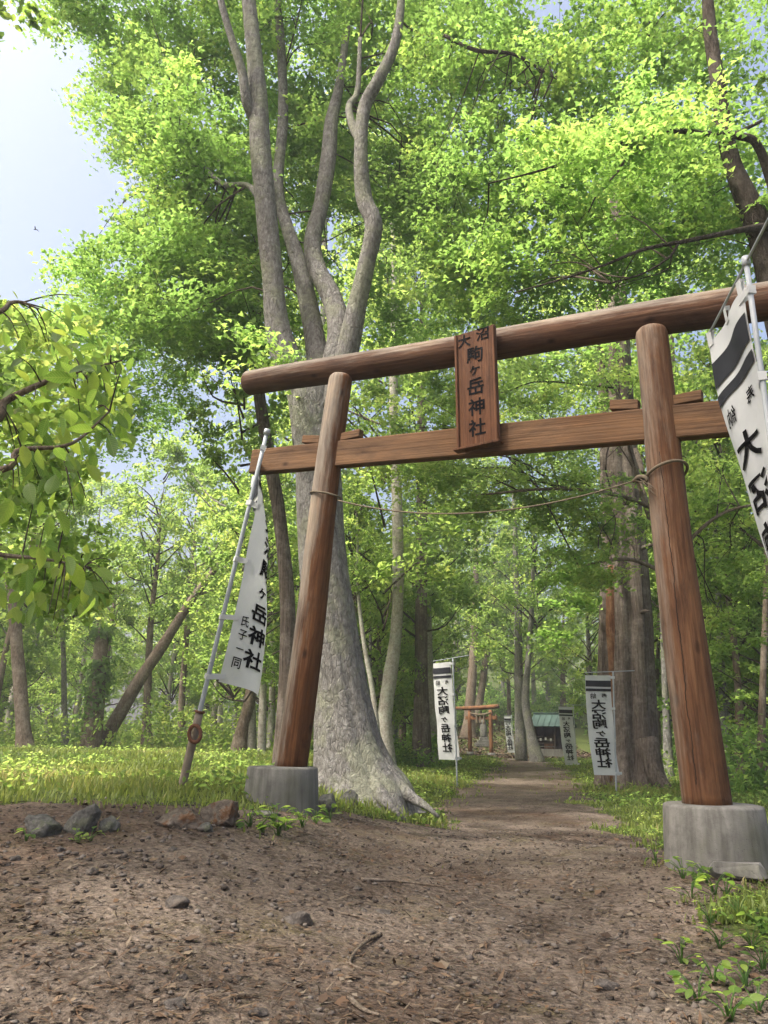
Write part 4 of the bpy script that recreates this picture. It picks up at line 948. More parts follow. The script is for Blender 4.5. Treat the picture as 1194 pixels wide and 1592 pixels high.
lean = thing('leaning_dead_tree', 'bare grey dead tree leaning across to the right of the ivy stump', 'tree', (lb.x, lb.y, G(lb.x, lb.y)))
ld = [(150, 1172, 30, 23.6), (180, 1120, 26, 23.6), (212, 1065, 24, 23.5), (250, 1008, 22, 23.4), (290, 945, 17, 23.2), (325, 897, 13, 23), (350, 866, 9, 23), (372, 832, 6, 23), (385, 800, 3, 23)]
la = limb(lean, 'trunk', [(a, b, c * .8, d) for a, b, c, d in ld], M['bark_brown'], 14, .09, 40)
pr2 = []
for k in range(16):
    a = la[6 + k % 6]; e = a + rs.normal(size=3) * [1.2, .8, .6] + [0.5, 0, 1.3]; pr2.append(tube([a, (a + e) / 2 + rs.normal(size=3) * .15, e], [.05, .03, .008], 5, 9))
b_ = part('bare_branchwork', pyd('bare_branchwork', *join(pr2)), M['bark_grey'], lean); b_['kind'] = 'stuff'
px_tree('slim_tree', 'thin grey sapling between the forking tree and the ivy stump', [(101, 1170, 11, 27), (100, 1100, 9, 27), (99, 1030, 8, 27), (97, 950, 6, 27)], M['bark_grey'], 3, 8, (.9, .9, 1.1), dz=2)
px_tree('slim_tree', 'dark slim trunk under the leaning dead tree', [(228, 1165, 16, 28), (229, 1100, 13, 28), (231, 1030, 12, 28), (236, 950, 9, 28)], M['bark_brown'], 1, 9, (1, 1, 1.1), dz=2)
px_tree('slim_tree', 'short leaning trunk below the hem of the left banner', [(370, 1172, 24, 22), (378, 1130, 20, 22), (388, 1090, 18, 22), (396, 1020, 14, 22), (404, 930, 9, 22)], M['bark_brown'], 3, 7.5, (.8, .8, 1), dz=2)
px_tree('slim_tree', 'dark slim trunk behind the upper part of the leaning dead tree', [(282, 1165, 12, 31), (283, 1080, 10, 31), (290, 990, 9, 31), (296, 900, 7, 31)], M['bark_brown'], 1, 9.5, (1, 1, 1.1), dz=2)
# right side
px_tree('slim_tree', 'dark crooked tree with side branch right of the right gate post', [(1147, 1202, 17, 17), (1150, 1140, 13, 17), (1147, 1060, 11, 17), (1140, 990, 10, 17), (1132, 920, 8, 17), (1128, 830, 6, 17)], M['bark_brown'], 1, 8.5, (.8, .8, .95), dz=2.2)
px_tree('slim_tree', 'straight dark sapling at the far right beyond the right base', [(1183, 1216, 15, 15.5), (1184, 1140, 12, 15.5), (1187, 1040, 10, 15.5), (1190, 940, 8, 15.5), (1191, 860, 6, 15.5)], M['bark_brown'], 3, 8, (.7, .7, 1), dz=3)
px_tree('slim_tree', 'slender grey trunk between the cedar and the right gate post', [(1040, 1205, 14, 19), (1036, 1120, 11, 19), (1032, 1020, 9, 19), (1028, 920, 7, 19)], M['bark_grey'], 1, 8.5, (.7, .7, 1), dz=2.6)
px_tree('pale_tree', 'pale thin trunk leaning in the wood right of the gate', [(1132, 1195, 14, 24), (1130, 1120, 11, 24), (1126, 1020, 9, 24), (1120, 900, 7, 24)], M['bark_pale'], 0, 10, (.8, .8, 1), dz=2)

# ------------------------------------------------------------------ the wood behind
placed = []
def spot_ok(x, y, dmin):
    return all((x - a) ** 2 + (y - b) ** 2 > dmin ** 2 for a, b in placed)
rw = np.random.RandomState(77)
def scatter(n, pxr, yr, label, group, protos, dmin, sc=(.8, 1.2), hs=(.8, 1.15), ok=lambda px, y: True, mats=('bark_brown', 'bark_grey', 'bark_pale')):
    c = 0; t = 0
    while c < n and t < 4000:
        t += 1
        y = rw.uniform(*yr); px = rw.uniform(*pxr); x = (px - CX) / 1146 * y
        if not ok(px, y) or float(path_d(x, y)) > -1.5 or not spot_ok(x, y, dmin): continue
        placed.append((x, y)); z = G(x, y); s = rw.uniform(*sc); h = rw.uniform(*hs); pr = protos[rw.randint(len(protos))]
        H = [9.2, 7.8, 10.6, 5.8, 17.5][pr] * h; r0_ = rw.uniform(.09, .17) * s; lx, ly = rw.normal(size=2) * .35
        pts = [Vector((x, y, z - .15)), Vector((x + lx * .2, y, z + H * .3)), Vector((x + lx * .7, y + ly * .5, z + H * .65)), Vector((x + lx, y + ly, z + H))]
        wood_tree('forest_tree', label, (x, y, z), pts, [r0_ * 1.5, r0_, r0_ * .75, r0_ * .2], M[mats[rw.randint(len(mats))]], pr, (s, s, h), group, 0, rw.uniform(0, 6.28), 8); c += 1
scatter(20, (-120, 560), (24, 46), 'slender leafy forest tree in the light wood across the meadow', 'trees of the light wood across the meadow', [0, 1, 1, 3], 2.6, (.8, 1.1), (.85, 1.45), lambda px, y: not (120 < px < 420 and y < 33))
scatter(22, (-120, 560), (46, 66), 'far leafy tree deep in the wood across the meadow', 'far trees across the meadow', [0, 2], 4, (1.1, 1.5), (.9, 1.15))
scatter(16, (1015, 1330), (17, 48), 'slender leafy forest tree in the dense wood right of the gate', 'trees of the dense wood right of the gate', [0, 1, 2, 3], 2.4, (.8, 1.1), (.85, 1.15))
scatter(24, (560, 1050), (54, 82), 'tall forest tree on the slope behind the little shrine', 'trees on the slope behind the shrine', [0, 2, 2, 1], 3.0, (1.1, 1.6), (1.0, 1.4))
scatter(6, (600, 670), (28, 46), 'leafy forest tree in the shade behind the bent pale tree', 'trees in the shade behind the pale tree', [0, 1], 2.4, (.7, .9), (.9, 1.1))
scatter(6, (905, 1010), (24, 48), 'leafy forest tree behind the old split cedar', 'trees behind the split cedar', [0, 1, 3], 2.4, (.8, 1.0), (.9, 1.1))
scatter(5, (-700, -200), (30, 48), 'leafy forest tree at the far edge of the meadow', 'trees at the edge of the meadow', [0, 2], 4)

scatter(3, (1100, 1500), (26, 44), 'tall leafy tree rising over the dense wood right of the gate', 'tall trees right of the gate', [4], 4, (.9, 1.1), (.9, 1.1))
scatter(4, (-60, 430), (32, 46), 'tall pale-leaved tree rising over the light wood', 'tall trees of the light wood', [4], 4, (.8, 1.0), (.7, .85), lambda px, y: not (230 < px < 380))
scatter(9, (400, 655), (19, 36), 'leafy young tree filling the gap behind the big forked maple', 'young trees behind the forked maple', [3, 3, 1], 1.6, (.7, .95), (.8, 1.1), lambda px, y: not (470 < px < 560 and y < 30))
scatter(8, (1010, 1260), (16, 32), 'leafy young tree in the understorey right of the gate', 'young trees right of the gate', [3, 3, 1], 1.6, (.65, .9), (.7, 1.0))
scatter(4, (-60, 330), (25, 36), 'leafy young tree at the edge of the light wood', 'young trees at the edge of the light wood', [3], 1.8, (.8, 1.0), (.7, .95), lambda px, y: px < 120)
scatter(6, (560, 650), (26, 46), 'low bright leafy tree in the gap between the pale trunks', 'low trees between the pale trunks', [3], 1.8, (.8, 1.1), (.9, 1.2))
scatter(5, (1020, 1180), (20, 40), 'low bright leafy tree in the wood behind the right gate post', 'low trees behind the right post', [3], 1.8, (.8, 1.1), (.9, 1.2))
# undergrowth ---------------------------------------------------------
def under(name, n, pxr, yr, hmax, per, Rr, size, mat, ok=None, seed=0, bias=0):
    r = np.random.RandomState(seed); px = r.uniform(*pxr, n * 3); y = yr[0] + (yr[1] - yr[0]) * r.uniform(0, 1, n * 3) ** 1.3; x = (px - CX) / 1146 * y
    k = path_d(x, y) < -.9
    if ok is not None: k &= ok(px, y, x)
    x, y = x[k][:n], y[k][:n]; hh = (snoise(x, y, 4, .8) * .35 + .5).clip(.08, 1) * hmax
    C = np.stack([x, y, g(x, y) + r.uniform(.1, 1, len(x)) ** 1.3 * hh], 1); p, nn, rd = spray_leaves(C, r.uniform(*Rr, len(C)), per, r, .5, .45, .7)
    p[:, 2] = np.maximum(p[:, 2], g(p[:, 0], p[:, 1]) + .02)
    o = add_mesh(name, leaves(name, p, nn, r.uniform(*size, len(p)), 'oval', np.clip(rd + bias, 0, .99), r), mat); o['kind'] = 'stuff'; return o
tag(under('undergrowth', 520, (-60, 545), (22, 48), 2.2, 40, (.35, .7), (.09, .16), M['leaf_light'], None, 1, .1), 'bright leafy undergrowth along the wood across the meadow', 'undergrowth')
tag(under('undergrowth', 420, (-160, 600), (52, 74), 4.5, 40, (.8, 1.5), (.2, .34), M['leaf_light'], None, 9, .05), 'distant leafy thicket closing the light wood', 'undergrowth')
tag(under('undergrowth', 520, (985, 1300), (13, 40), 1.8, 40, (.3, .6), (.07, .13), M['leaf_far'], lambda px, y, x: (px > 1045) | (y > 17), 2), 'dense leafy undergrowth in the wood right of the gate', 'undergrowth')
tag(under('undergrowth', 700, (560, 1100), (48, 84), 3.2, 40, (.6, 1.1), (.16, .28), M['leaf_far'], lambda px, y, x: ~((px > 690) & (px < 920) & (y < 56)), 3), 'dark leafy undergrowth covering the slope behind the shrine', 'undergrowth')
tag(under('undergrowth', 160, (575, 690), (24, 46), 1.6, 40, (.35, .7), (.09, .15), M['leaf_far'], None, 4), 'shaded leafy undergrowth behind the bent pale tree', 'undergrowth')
tag(under('undergrowth', 120, (905, 1000), (24, 46), 1.4, 40, (.35, .6), (.09, .15), M['leaf_light'], None, 5), 'leafy undergrowth behind the foot of the split cedar', 'undergrowth')

# ------------------------------------------------------------------ tree at the left edge with a low leafy bough
nb0 = Vector((-4.9, 4.6, G(-4.9, 4.6)))
near = thing('broadleaf_tree', 'broadleaf tree at the left edge with a low bough of large hanging leaves', 'tree', tuple(nb0))
c_ = [nb0 - Vector((0, 0, .15)), nb0 + Vector((0, .1, 1.5)), nb0 + Vector((.1, .2, 3.2)), nb0 + Vector((.0, -.8, 5.5)), nb0 + Vector((.2, -2.2, 8.5))]
part('trunk', pyd('trunk', *tube(c_, [.26, .19, .17, .13, .04], 16, 36, .05, 3)), M['bark_brown'], near)
rn = np.random.RandomState(4)
boughs = [[nb0 + Vector((.1, .15, 2.6)), P(-60, 660, 4.3), P(10, 622, 4.3), P(75, 592, 4.3), P(120, 578, 4.35), P(190, 560, 4.4)],
          [nb0 + Vector((.1, .15, 2.2)), P(-80, 840, 4.4), P(0, 862, 4.5), P(60, 868, 4.5), P(130, 880, 4.6)],
          [nb0 + Vector((.1, .2, 3.0)), P(-60, 500, 4.2), P(20, 470, 4.2), P(60, 480, 4.2)],
          [nb0 + Vector((.1, .15, 2.5)), P(-50, 730, 4.1), P(30, 700, 4.1), P(110, 690, 4.15), P(170, 640, 4.2)]]
tips = []
for i, b in enumerate(boughs):
    n_ = len(b); part('bough', pyd('bough', *tube(b, list(np.linspace(.035 if i == 0 else .026, .005, n_)), 7, 30)), M['bark_brown'], near)
    tips.append(resample(b, [1] * n_, 40)[0][14:])
tips = np.vstack(tips)
def big_leaf(rv):
    ou = [(0, 0), (.12, .13), (.3, .225), (.5, .25), (.7, .2), (.87, .1), (1, 0)]; V_ = []; F_ = []
    for x, y in ou: V_ += [(x, y, .22 * y - .18 * x * x + .012 * math.sin(x * 25)), (x, 0, -.18 * x * x), (x, -y, .22 * y - .18 * x * x + .012 * math.sin(x * 25))]
    for i in range(6):
        a = 3 * i; F_ += [(a, a + 1, a + 4, a + 3), (a + 1, a + 2, a + 5, a + 4)]
    V_ += [(-.18, .006, .02), (-.18, -.006, .02), (0, .008, .004), (0, -.008, .004)]; F_ += [(21, 22, 24, 23)]
    me = pyd('leaf', V_, F_); a = me.attributes.new('rnd', 'FLOAT', 'POINT'); a.data.foreach_set('value', [rv] * len(V_)); me.materials.append(M['leaf_big']); return me
LM = [big_leaf(v) for v in (.1, .3, .5, .7, .95)]
cnt = 0
LZ = [(60, 520, 70, 70, 30), (110, 640, 100, 90, 95), (55, 740, 75, 70, 55), (150, 590, 55, 60, 30), (60, 905, 85, 60, 62), (130, 890, 40, 45, 22)]
for cx_, cy_, rx, ry, n in LZ:
    for k in range(n):
        a = rn.uniform(0, 6.283); rr_ = math.sqrt(rn.uniform(0, 1)); px, py = cx_ + rx * rr_ * math.cos(a), cy_ + ry * rr_ * math.sin(a)
        if bool(in_gap(np.array([px]), np.array([py]))[0]): continue
        p = P(px, py, rn.uniform(3.8, 4.9)); t = tips[np.argmin(((tips - np.array(p)) ** 2).sum(1))]
        dr = Vector(p) - Vector(t); dr = dr.normalized() * .5 + Vector((rn.normal() * .45, rn.normal() * .45, -.45 + rn.normal() * .35)); dr.normalize()
        up_ = Vector((rn.normal() * .7, rn.normal() * .7, 1.0)); yv = up_.cross(dr).normalized(); zv = dr.cross(yv)
        s = rn.uniform(.09, .16); o = bpy.data.objects.new('leaf', LM[rn.randint(5)]); COL.objects.link(o); o.parent = near
        q = p - nb0; o.matrix_basis = Matrix(((dr.x * s, yv.x * s, zv.x * s, q.x), (dr.y * s, yv.y * s, zv.y * s, q.y), (dr.z * s, yv.z * s, zv.z * s, q.z), (0, 0, 0, 1))); cnt += 1
# fine twigs carrying the leaves
pr2 = []
for k in range(60):
    cx_, cy_, rx, ry, n = LZ[rn.randint(len(LZ))]; p = np.array(P(cx_ + rn.normal() * rx * .5, cy_ + rn.normal() * ry * .5, rn.uniform(3.9, 4.8))); t = tips[np.argmin(((tips - p) ** 2).sum(1))]
    pr2.append(tube([t, (t + p) / 2 + [0, 0, .03], p], [.006, .004, .002], 4, 6, cap=False))
b_ = part('branchwork', pyd('branchwork', *join(pr2)), M['twig'], near); b_['kind'] = 'stuff'
C = np.vstack([np.array([(-4.9, 2.3, 8.4)]) + rn.normal(size=(130, 3)) * np.array([1.4, 1.4, 1.1]), np.array([(-1.9, 2.2, 9.6)]) + rn.normal(size=(70, 3)) * np.array([1.3, .7, .7])]); rad = rn.uniform(.4, .7, len(C)); kp = ~open_sky(C, rad * 1.3); C, rad = C[kp], rad[kp]  # unseen crown masses out of frame, placed to shade the foreground and the gate
C2 = blob_pts([(0, 20, 8.6, 45, 45, .8, 12), (-120, 260, 8.0, 60, 160, 1.2, 40)], rn); r2 = rn.uniform(.25, .4, len(C2)); k2 = ~open_sky(C2, r2); C = np.vstack([C, C2[k2]]); rad = np.concatenate([rad, r2[k2]])
p, nn, rd = spray_leaves(C, rad, 50, rn); part('crown', leaves('crown', p, nn, rn.uniform(.10, .15, len(p)), 'oval', rd, rn), M['leaf_near'], near)
C3 = blob_pts([(70, 590, 6.2, 120, 100, .8, 46), (40, 720, 6.2, 100, 80, .8, 34), (70, 880, 6.6, 120, 80, .8, 40), (20, 480, 6.0, 60, 40, .5, 10), (-130, 560, 4.6, 110, 90, .7, 30), (-130, 760, 4.6, 110, 110, .7, 36), (-230, 680, 4.5, 110, 130, .6, 24)], rn); r3 = rn.uniform(.22, .4, len(C3)); k3 = ~open_sky(C3, r3); C3, r3 = C3[k3], r3[k3]
p, nn, rd = spray_leaves(C3, r3, 50, rn, .3, .4, .6); part('crown', leaves('crown', p, nn, rn.uniform(.06, .10, len(p)), 'oval', rd, rn), M['leaf_light'], near)

# ------------------------------------------------------------------ rocks and stones
def rock_mesh(sx, sy, sz, seed, sub=3, rough=.16, cuts=16):
    r = np.random.RandomState(seed); bm = bmesh.new(); bmesh.ops.create_icosphere(bm, subdivisions=sub, radius=1)
    pl = [(lambda n: (n / np.linalg.norm(n), r.uniform(.5, .85)))(r.normal(size=3)) for _ in range(cuts)]
    for v in bm.verts:
        p = np.array(v.co)
        for n, d in pl:
            e = p.dot(n) - d
            if e > 0: p = p - n * e * .95
        k = 1 + rough * float(snoise(p[0] + seed, p[1], p[2], 2.2)) * .5 + rough * .5 * float(snoise(p[0], p[1] + seed, p[2], 6.0)) + rough * .3 * float(snoise(p[0], p[1] - seed, p[2], 14.0))
        v.co = (p[0] * k * sx, p[1] * k * sy, p[2] * k * sz)
    me = bm_mesh('rock', bm, True)
    return me
def rock(label, px, pyb, wpx, hpx, seed, mat, depth=.7, group=None, cat='rock', name='rock', tilt=0, Y=None, rot=0, sub=4):
    d = ray(px, pyb)
    if Y is None:
        Y = 4.0
        for _ in range(30): p = P(px, pyb, Y); Y = Y + (p.z - G(p.x, p.y)) * 3.0; Y = min(max(Y, 1.5), 40)
    p = P(px, pyb, Y); s = (p - CAM).dot(fwd) / FPX; sx = wpx * s / 2 * 1.12; sz = hpx * s / 2 * 1.25
    o = add_mesh(name, rock_mesh(sx, sx * depth, sz, seed, sub), mat); o.location = (p.x, p.y + sx * depth * .8, G(p.x, p.y) + sz * (.5 if cat == 'rock' else .3)); o.rotation_euler = (0, R(tilt), R(rot)); tag(o, label, cat, group); return o
rock('rounded grey boulder beside the upright pointed rock at the meadow edge', 58, 1303, 66, 42, 1, M['stone'])
rock('upright pointed grey rock next to the rounded boulder', 119, 1300, 46, 58, 2, M['stone'], .7, tilt=14)
rock('low grey rock sunk in the soil right of the pointed rock', 163, 1296, 38, 30, 3, M['stone'], .8)
rock('long flat rock with rusty brown stain at the foot of the leaning banner pole', 276, 1288, 92, 34, 4, M['stone_brown'], .55, tilt=2)
rock('blocky brown rock at the right end of the flat stained rock', 341, 1286, 66, 42, 8, M['stone_brown'], .6, tilt=-10)
rock('small grey stone in front of the flat stained rock', 318, 1294, 26, 16, 6, M['stone'])
rock('mossy round stone between the left base and the maple roots', 508, 1262, 38, 30, 7, M['stone'])
rock('flat grey slab leaning against the left concrete base', 410, 1272, 46, 12, 9, M['stone'], .4)
rock('grey stone pressed against the maple roots', 545, 1262, 34, 30, 12, M['stone'], .6, Y=8.05)
for i, (px, py, w_, h_) in enumerate([(270, 1412, 40, 20), (463, 1440, 50, 24), (281, 1528, 26, 16), (268, 1575, 44, 20), (592, 1424, 38, 10), (945, 1543, 46, 22), (182, 1330, 22, 12), (142, 1360, 30, 14), (555, 1386, 18, 10), (565, 1420, 18, 9), (540, 1358, 16, 9), (264, 1326, 20, 11), (370, 1525, 16, 10), (640, 1520, 20, 9), (70, 1455, 18, 10), (400, 1582, 30, 12), (120, 1560, 18, 9), (700, 1440, 16, 8), (820, 1470, 18, 9), (760, 1360, 14, 7), (330, 1450, 15, 8), (205, 1480, 16, 8), (20, 1340, 26, 12), (90, 1325, 18, 10), (620, 1470, 14, 7), (505, 1500, 16, 8), (870, 1400, 15, 8), (985, 1440, 17, 8)]):
    rock('loose grey stone lying on the bare dirt', px, py, w_, h_, 30 + i, M['pebble'], .85, 'loose stones scattered on the dirt', 'stone', 'loose_stone', rot=i * 37, sub=3)
def twig(label, pts, r0_, group=None):
    P3 = []
    for px, py in pts:
        Y = 4.0
        for _ in range(30): p = P(px, py, Y); Y = min(max(Y + (p.z - G(p.x, p.y)) * 3, 1.5), 40)
        p = P(px, py, Y); p.z = G(p.x, p.y) + r0_ * .9 + .006; P3.append(p)
    o = add_mesh('twig', pyd('twig', *tube(P3, list(np.linspace(r0_, r0_ * .4, len(P3))), 6, 6 * len(P3), .1, 8)), M['bark_brown']); tag(o, label, 'twig', group)
twig('long straight twig lying across the bare path', [(562, 1372), (610, 1374), (655, 1379), (700, 1385)], .011)
twig('curved twig lying on the dirt', [(592, 1458), (566, 1472), (548, 1492), (545, 1505), (564, 1514)], .009)
twig('short twig near the bottom of the dirt clearing', [(542, 1560), (566, 1578), (590, 1586)], .009)
twig('thin broken twig upright of the curved one on the dirt', [(906, 1500), (908, 1525), (902, 1550)], .007)
twig('thin twig beside flat pale stone', [(530, 1424), (552, 1428), (574, 1436)], .006)

# ------------------------------------------------------------------ gravel, litter, grass
def scatter_clear(n, ymin, ymax, r, power=1.0):
    y = ymin + (ymax - ymin) * r.uniform(0, 1, n) ** power; half = .62 * y + .3; x = r.uniform(-1, 1, n) * half; k = path_d(x, y) > -.15; return x[k], y[k]
rk = np.random.RandomState(31)
bm = bmesh.new(); bmesh.ops.create_icosphere(bm, subdivisions=1, radius=1); bm.verts.index_update(); IV = np.array([v.co for v in bm.verts]); IF = np.array([[v.index for v in f.verts] for f in bm.faces]); bm.free()
def pebbles(n, ymin, ymax, smin, smax, r, power):
    x, y = scatter_clear(n, ymin, ymax, r, power); N = len(x); d = snoise(x, y, 7, 1.1); s = smin + (smax - smin) * r.uniform(0, 1, N) ** 4 * (1 + .3 * d).clip(.4, 1.5)
    sc_ = np.stack([s, s * r.uniform(.6, 1, N), s * r.uniform(.35, .7, N)], 1); a = r.uniform(0, 6.28, N); W = IV[None] * (1 + .22 * r.normal(size=(N, 12, 1)))
    W = W * sc_[:, None]; X = W[..., 0] * np.cos(a)[:, None] - W[..., 1] * np.sin(a)[:, None]; Y_ = W[..., 0] * np.sin(a)[:, None] + W[..., 1] * np.cos(a)[:, None]
    W = np.stack([X + x[:, None], Y_ + y[:, None], W[..., 2] + (g(x, y) + s * .22 + .006)[:, None]], -1)
    return W.reshape(-1, 3), (np.arange(N)[:, None, None] * 12 + IF[None]).reshape(-1), np.repeat(r.uniform(0, 1, N), 12)
W, lp, rd = pebbles(15000, 1.8, 9, .004, .018, rk, 1.25)
M['gravel'] = leaf_mat('gravel_stone', [(0, (.035, .028, .023)), (.5, (.078, .065, .055)), (1, (.14, .124, .11))], (1, 1, 1), 0.0, .9, .2)
o = add_mesh('gravel', np_mesh('gravel', W, lp, np.arange(0, len(lp), 3), rd), M['gravel']); o['kind'] = 'stuff'; tag(o, 'loose gravel strewn over the bare dirt clearing', 'gravel')
LEAF['sliver'] = (np.array([[0, 0, 0], [.35, .07, .03], [1, .01, 0], [.6, -.06, .02]]), [[0, 1, 2, 3]])
x, y = scatter_clear(60000, 1.8, 14, rk, 1.45); k = (snoise(x, y, 11, 1.3) + rk.normal(size=len(x)) * .5) > -.35; x, y = x[k], y[k]
pos = np.stack([x, y, g(x, y) + .013 + rk.uniform(0, .006, len(x))], 1); nn = np.tile([0, 0, 1.0], (len(x), 1)) + rk.normal(size=(len(x), 3)) * .22
sz = rk.uniform(.012, .06, len(x)) * (1 + 1.0 * (rk.uniform(0, 1, len(x)) < .06)); h_ = len(x) * 3 // 4
o = add_mesh('leaf_litter', leaves('leaf_litter', pos[:h_], nn[:h_], sz[:h_], 'sliver', rk.uniform(0, 1, h_), rk), M['litter']); o['kind'] = 'stuff'; tag(o, 'brown needles and bark scraps littering the dirt', 'litter')
o = add_mesh('leaf_litter', leaves('leaf_litter', pos[h_:], nn[h_:], sz[h_:] * .6, 'rhomb', rk.uniform(0, 1, len(x) - h_), rk), M['litter']); o['kind'] = 'stuff'; tag(o, 'small dry brown leaves littering the dirt', 'litter')
def blades(n, ymin, ymax, r, power, hgt, wid, lim=-.02, ok=None):
    y = ymin + (ymax - ymin) * r.uniform(0, 1, n) ** power; x = r.uniform(-1, 1, n) * (.60 * y + .5); d = path_d(x, y); k = d < lim + r.normal(size=n) * (.10 + .5 * sst((-.2 - x) / 1.0) * (snoise(x, y, 60, 2.0) > -.1) + .30 * sst((y - 8) / 8) * (snoise(x, y, 50, 1.2) > -.2))
    if ok is not None: k &= ok(x, y, r)
    x, y, d = x[k], y[k], d[k]; N = len(x); h = r.uniform(*hgt, N) * (.55 + .45 * sst(-d / .8)) * (.75 + .35 * snoise(x, y, 13, .9)).clip(.35, 1.4)
    a = r.uniform(0, 6.28, N); b = r.uniform(.1, .75, N) * h; w_ = (wid + .00075 * y) * r.uniform(.7, 1.3, N); z = g(x, y) - .005
    ca, sa = np.cos(a), np.sin(a); th = a + r.uniform(-.6, .6, N) + 1.57; dx, dy = np.cos(th), np.sin(th)
    def pt_(f, s, zz): return np.stack([x + dx * b * f * f + ca * w_ * s, y + dy * b * f * f + sa * w_ * s, z + zz * h], -1)
    W = np.stack([pt_(0, -1, 0), pt_(0, 1, 0), pt_(.6, .75, .62), pt_(.6, -.75, .62), pt_(1, 0, .95)], 1)
    lp = (np.arange(N)[:, None] * 5 + np.array([0, 1, 2, 3, 3, 2, 4])[None]).ravel(); st = (np.arange(N)[:, None] * 7 + np.array([0, 4])[None]).ravel()
    return np_mesh('grass', W.reshape(-1, 3), lp, st, np.repeat(np.clip(.45 + .28 * snoise(x, y, 17, .8) + r.normal(size=N) * .17, 0, .99), 5))
rgz = np.random.RandomState(61)
o = add_mesh('grass', blades(150000, 4.0, 44, rgz, 1.55, (.05, .17), .0028), M['grass']); o['kind'] = 'stuff'; tag(o, 'short bright meadow grass around the gate and path', 'grass')
def cover(n, ymin, ymax, r, size, hm, ok, power=1.2):
    y = ymin + (ymax - ymin) * r.uniform(0, 1, n) ** power; x = r.uniform(-1, 1, n) * (.60 * y + .5); d = path_d(x, y); k = (d < -.12) & (snoise(x, y, 23, 1.4) + r.normal(size=n) * .35 > -.1) & ok(x, y); x, y = x[k], y[k]; N = len(x)
    z = g(x, y) + r.uniform(.03, 1, N) * hm * (.7 + .5 * snoise(x, y, 29, 1.1)).clip(.2, 1.5); nn = np.tile([0, 0, 1.0], (N, 1)) + r.normal(size=(N, 3)) * .55
    return leaves('ground_cover', np.stack([x, y, z], 1), nn, r.uniform(*size, N) * (1 + y * .02), 'oval', np.clip(.45 + .3 * snoise(x, y, 31, .7) + r.normal(size=N) * .15, 0, .99), r)
o = add_mesh('ground_cover', cover(60000, 6.5, 40, rgz, (.03, .065), .16, lambda x, y: (x < 40), 1.4), M['leaf_light']); o['kind'] = 'stuff'; tag(o, 'low broad-leaved weeds among the meadow grass', 'weeds')

o = add_mesh('ground_cover', cover(16000, 2.2, 6.5, rgz, (.018, .045), .07, lambda x, y: (x > 1.0), 1.0), M['leaf_light']); o['kind'] = 'stuff'; tag(o, 'creeping small-leaved weeds on the soil around the right base', 'weeds')
# dry brown leaves on the ground round the little shrine
xl = rk.uniform(4, 13, 9000); yl = rk.uniform(41, 60, 9000)
o = add_mesh('leaf_litter', leaves('leaf_litter', np.stack([xl, yl, g(xl, yl) + .03 + rk.uniform(0, .05, 9000)], 1), np.tile([0, 0, 1.0], (9000, 1)) + rk.normal(size=(9000, 3)) * .4, rk.uniform(.1, .22, 9000), 'rhomb', rk.uniform(0, 1, 9000), rk), M['litter']); o['kind'] = 'stuff'; tag(o, 'brown fallen leaves carpeting the ground round the small gate', 'litter')
# ------------------------------------------------------------------ single weed plants
WL = []
for rv in (.25, .55, .85):
    me = LM[0].copy(); a = me.attributes['rnd']; a.data.foreach_set('value', [rv] * len(me.vertices)); me.name = 'leaf'; WL.append(me)
def weed(label, px, py, n, size, hgt, group):
    Y = 4.0
    for _ in range(30): p = P(px, py, Y); Y = min(max(Y + (p.z - G(p.x, p.y)) * 3, 1.5), 40)
    p = P(px, py, Y); p.z = G(p.x, p.y); root = thing('weed_plant', label, 'plant', tuple(p), group)
    prt = []
    for k in range(n):
        a = rn.uniform(0, 6.283); h = hgt * rn.uniform(.25, 1); l = rn.uniform(.02, .5) * hgt + .02; e = Vector((math.cos(a) * l, math.sin(a) * l, h)); prt.append(tube([(0, 0, -.02), (e.x * .35, e.y * .35, h * .6), tuple(e)], [.003, .0025, .0018], 4, 5))
        o = bpy.data.objects.new('leaf', WL[rn.randint(3)]); COL.objects.link(o); o.parent = root; s = size * rn.uniform(.6, 1.15)
        o.matrix_basis = Matrix.Translation(e) @ Matrix.Rotation(a + rn.normal() * .3, 4, 'Z') @ Matrix.Rotation(rn.uniform(-.5, .35), 4, 'Y') @ Matrix.Rotation(rn.normal() * .3, 4, 'X') @ Matrix.Diagonal((s, s * 1.15, s, 1))
    st_ = add_mesh('stem', pyd('stem', *join(prt)), M['leaf_near']); st_.parent = root
for i, (px, py) in enumerate([(388, 1288), (404, 1296), (425, 1282), (445, 1292), (470, 1286), (490, 1282), (512, 1278), (432, 1302)]): weed('small leafy weed growing at the foot of the left concrete base', px, py, 11, .075, .13, 'weeds at the left base')
for i, (px, py) in enumerate([(1062, 1366), (1082, 1380), (1100, 1372), (1112, 1392), (1075, 1398), (1130, 1398), (1020, 1345)]): weed('leafy weed growing against the right concrete base', px, py, 9, .06, .11, 'weeds at the right base')
for i, (px, py) in enumerate([(1105, 1440), (1150, 1428), (1185, 1450), (1170, 1480), (1120, 1475), (1188, 1515), (1160, 1540), (1110, 1530), (1180, 1580), (1135, 1590), (1085, 1560), (1060, 1500)]): weed('leafy weed at the edge of the dirt right of the clearing', px, py, 10, .05, .10, 'weeds along the right edge of the dirt')
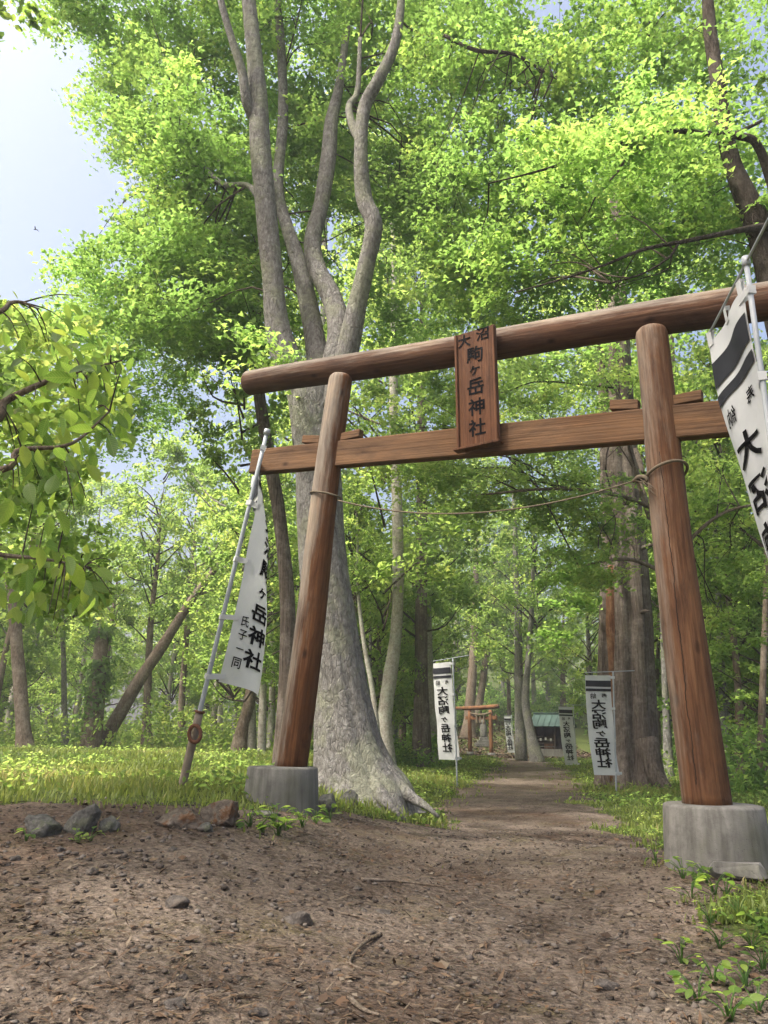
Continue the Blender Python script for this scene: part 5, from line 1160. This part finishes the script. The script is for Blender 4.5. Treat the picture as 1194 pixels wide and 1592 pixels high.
for i, (px, py) in enumerate([(122, 1312), (40, 1308), (140, 1308)]): weed('tiny weed sprouting in front of the grey boulders', px, py, 7, .05, .07, 'weeds by the boulders')

# ------------------------------------------------------------------ a bird in the open sky
bp = P(55, 357, 26)
bird = thing('bird', 'tiny dark bird flying in the open sky', 'bird', tuple(bp))
part('body', pyd('body', *tube([bp + Vector((-.07, 0, 0)), bp + Vector((-.02, 0, .01)), bp + Vector((.04, 0, 0)), bp + Vector((.1, .0, -.005))], [.008, .022, .018, .004], 8, 12)), M['dark'], bird)
for s in (-1, 1):
    V_ = [bp + Vector((-.02, 0, .015)), bp + Vector((.025, 0, .015)), bp + Vector((.04, .1 * s, .05)), bp + Vector((.08, .19 * s, .02)), bp + Vector((.0, .11 * s, .06))]; V_ += [v + Vector((0, 0, .006)) for v in V_]
    part('wing', pyd('wing', V_, [(0, 1, 2, 4), (4, 2, 3), (9, 7, 6, 5), (8, 7, 9), (0, 4, 9, 5), (1, 6, 7, 2), (4, 3, 8, 9), (3, 2, 7, 8)], False), M['dark'], bird)

# ------------------------------------------------------------------ thin haze in the wood
bm = bmesh.new(); box_bm(bm, 300, 290, 28, Matrix.Translation((0, 95, 12))); hz = add_mesh('haze', bm_mesh('haze', bm)); hz['kind'] = 'stuff'
hm = bpy.data.materials.new('haze'); hm.use_nodes = True; hn = hm.node_tree; hn.nodes.clear()
ho = hn.nodes.new('ShaderNodeOutputMaterial'); hv = hn.nodes.new('ShaderNodeVolumePrincipled'); hv.inputs['Color'].default_value = (.95, .97, 1, 1); hv.inputs['Density'].default_value = 0.0019; hv.inputs['Anisotropy'].default_value = .3
hn.links.new(hv.outputs[0], ho.inputs['Volume']); hz.data.materials.append(hm); tag(hz, 'thin pale summer haze hanging through the wood', 'haze')

tri = sum(sum(p.loop_total - 2 for p in m.polygons) if len(m.polygons) < 5000 else len(m.loops) - 2 * len(m.polygons) for m in bpy.data.meshes)
print('triangles in meshes', tri, 'objects', len(bpy.data.objects), 'near leaves', cnt)
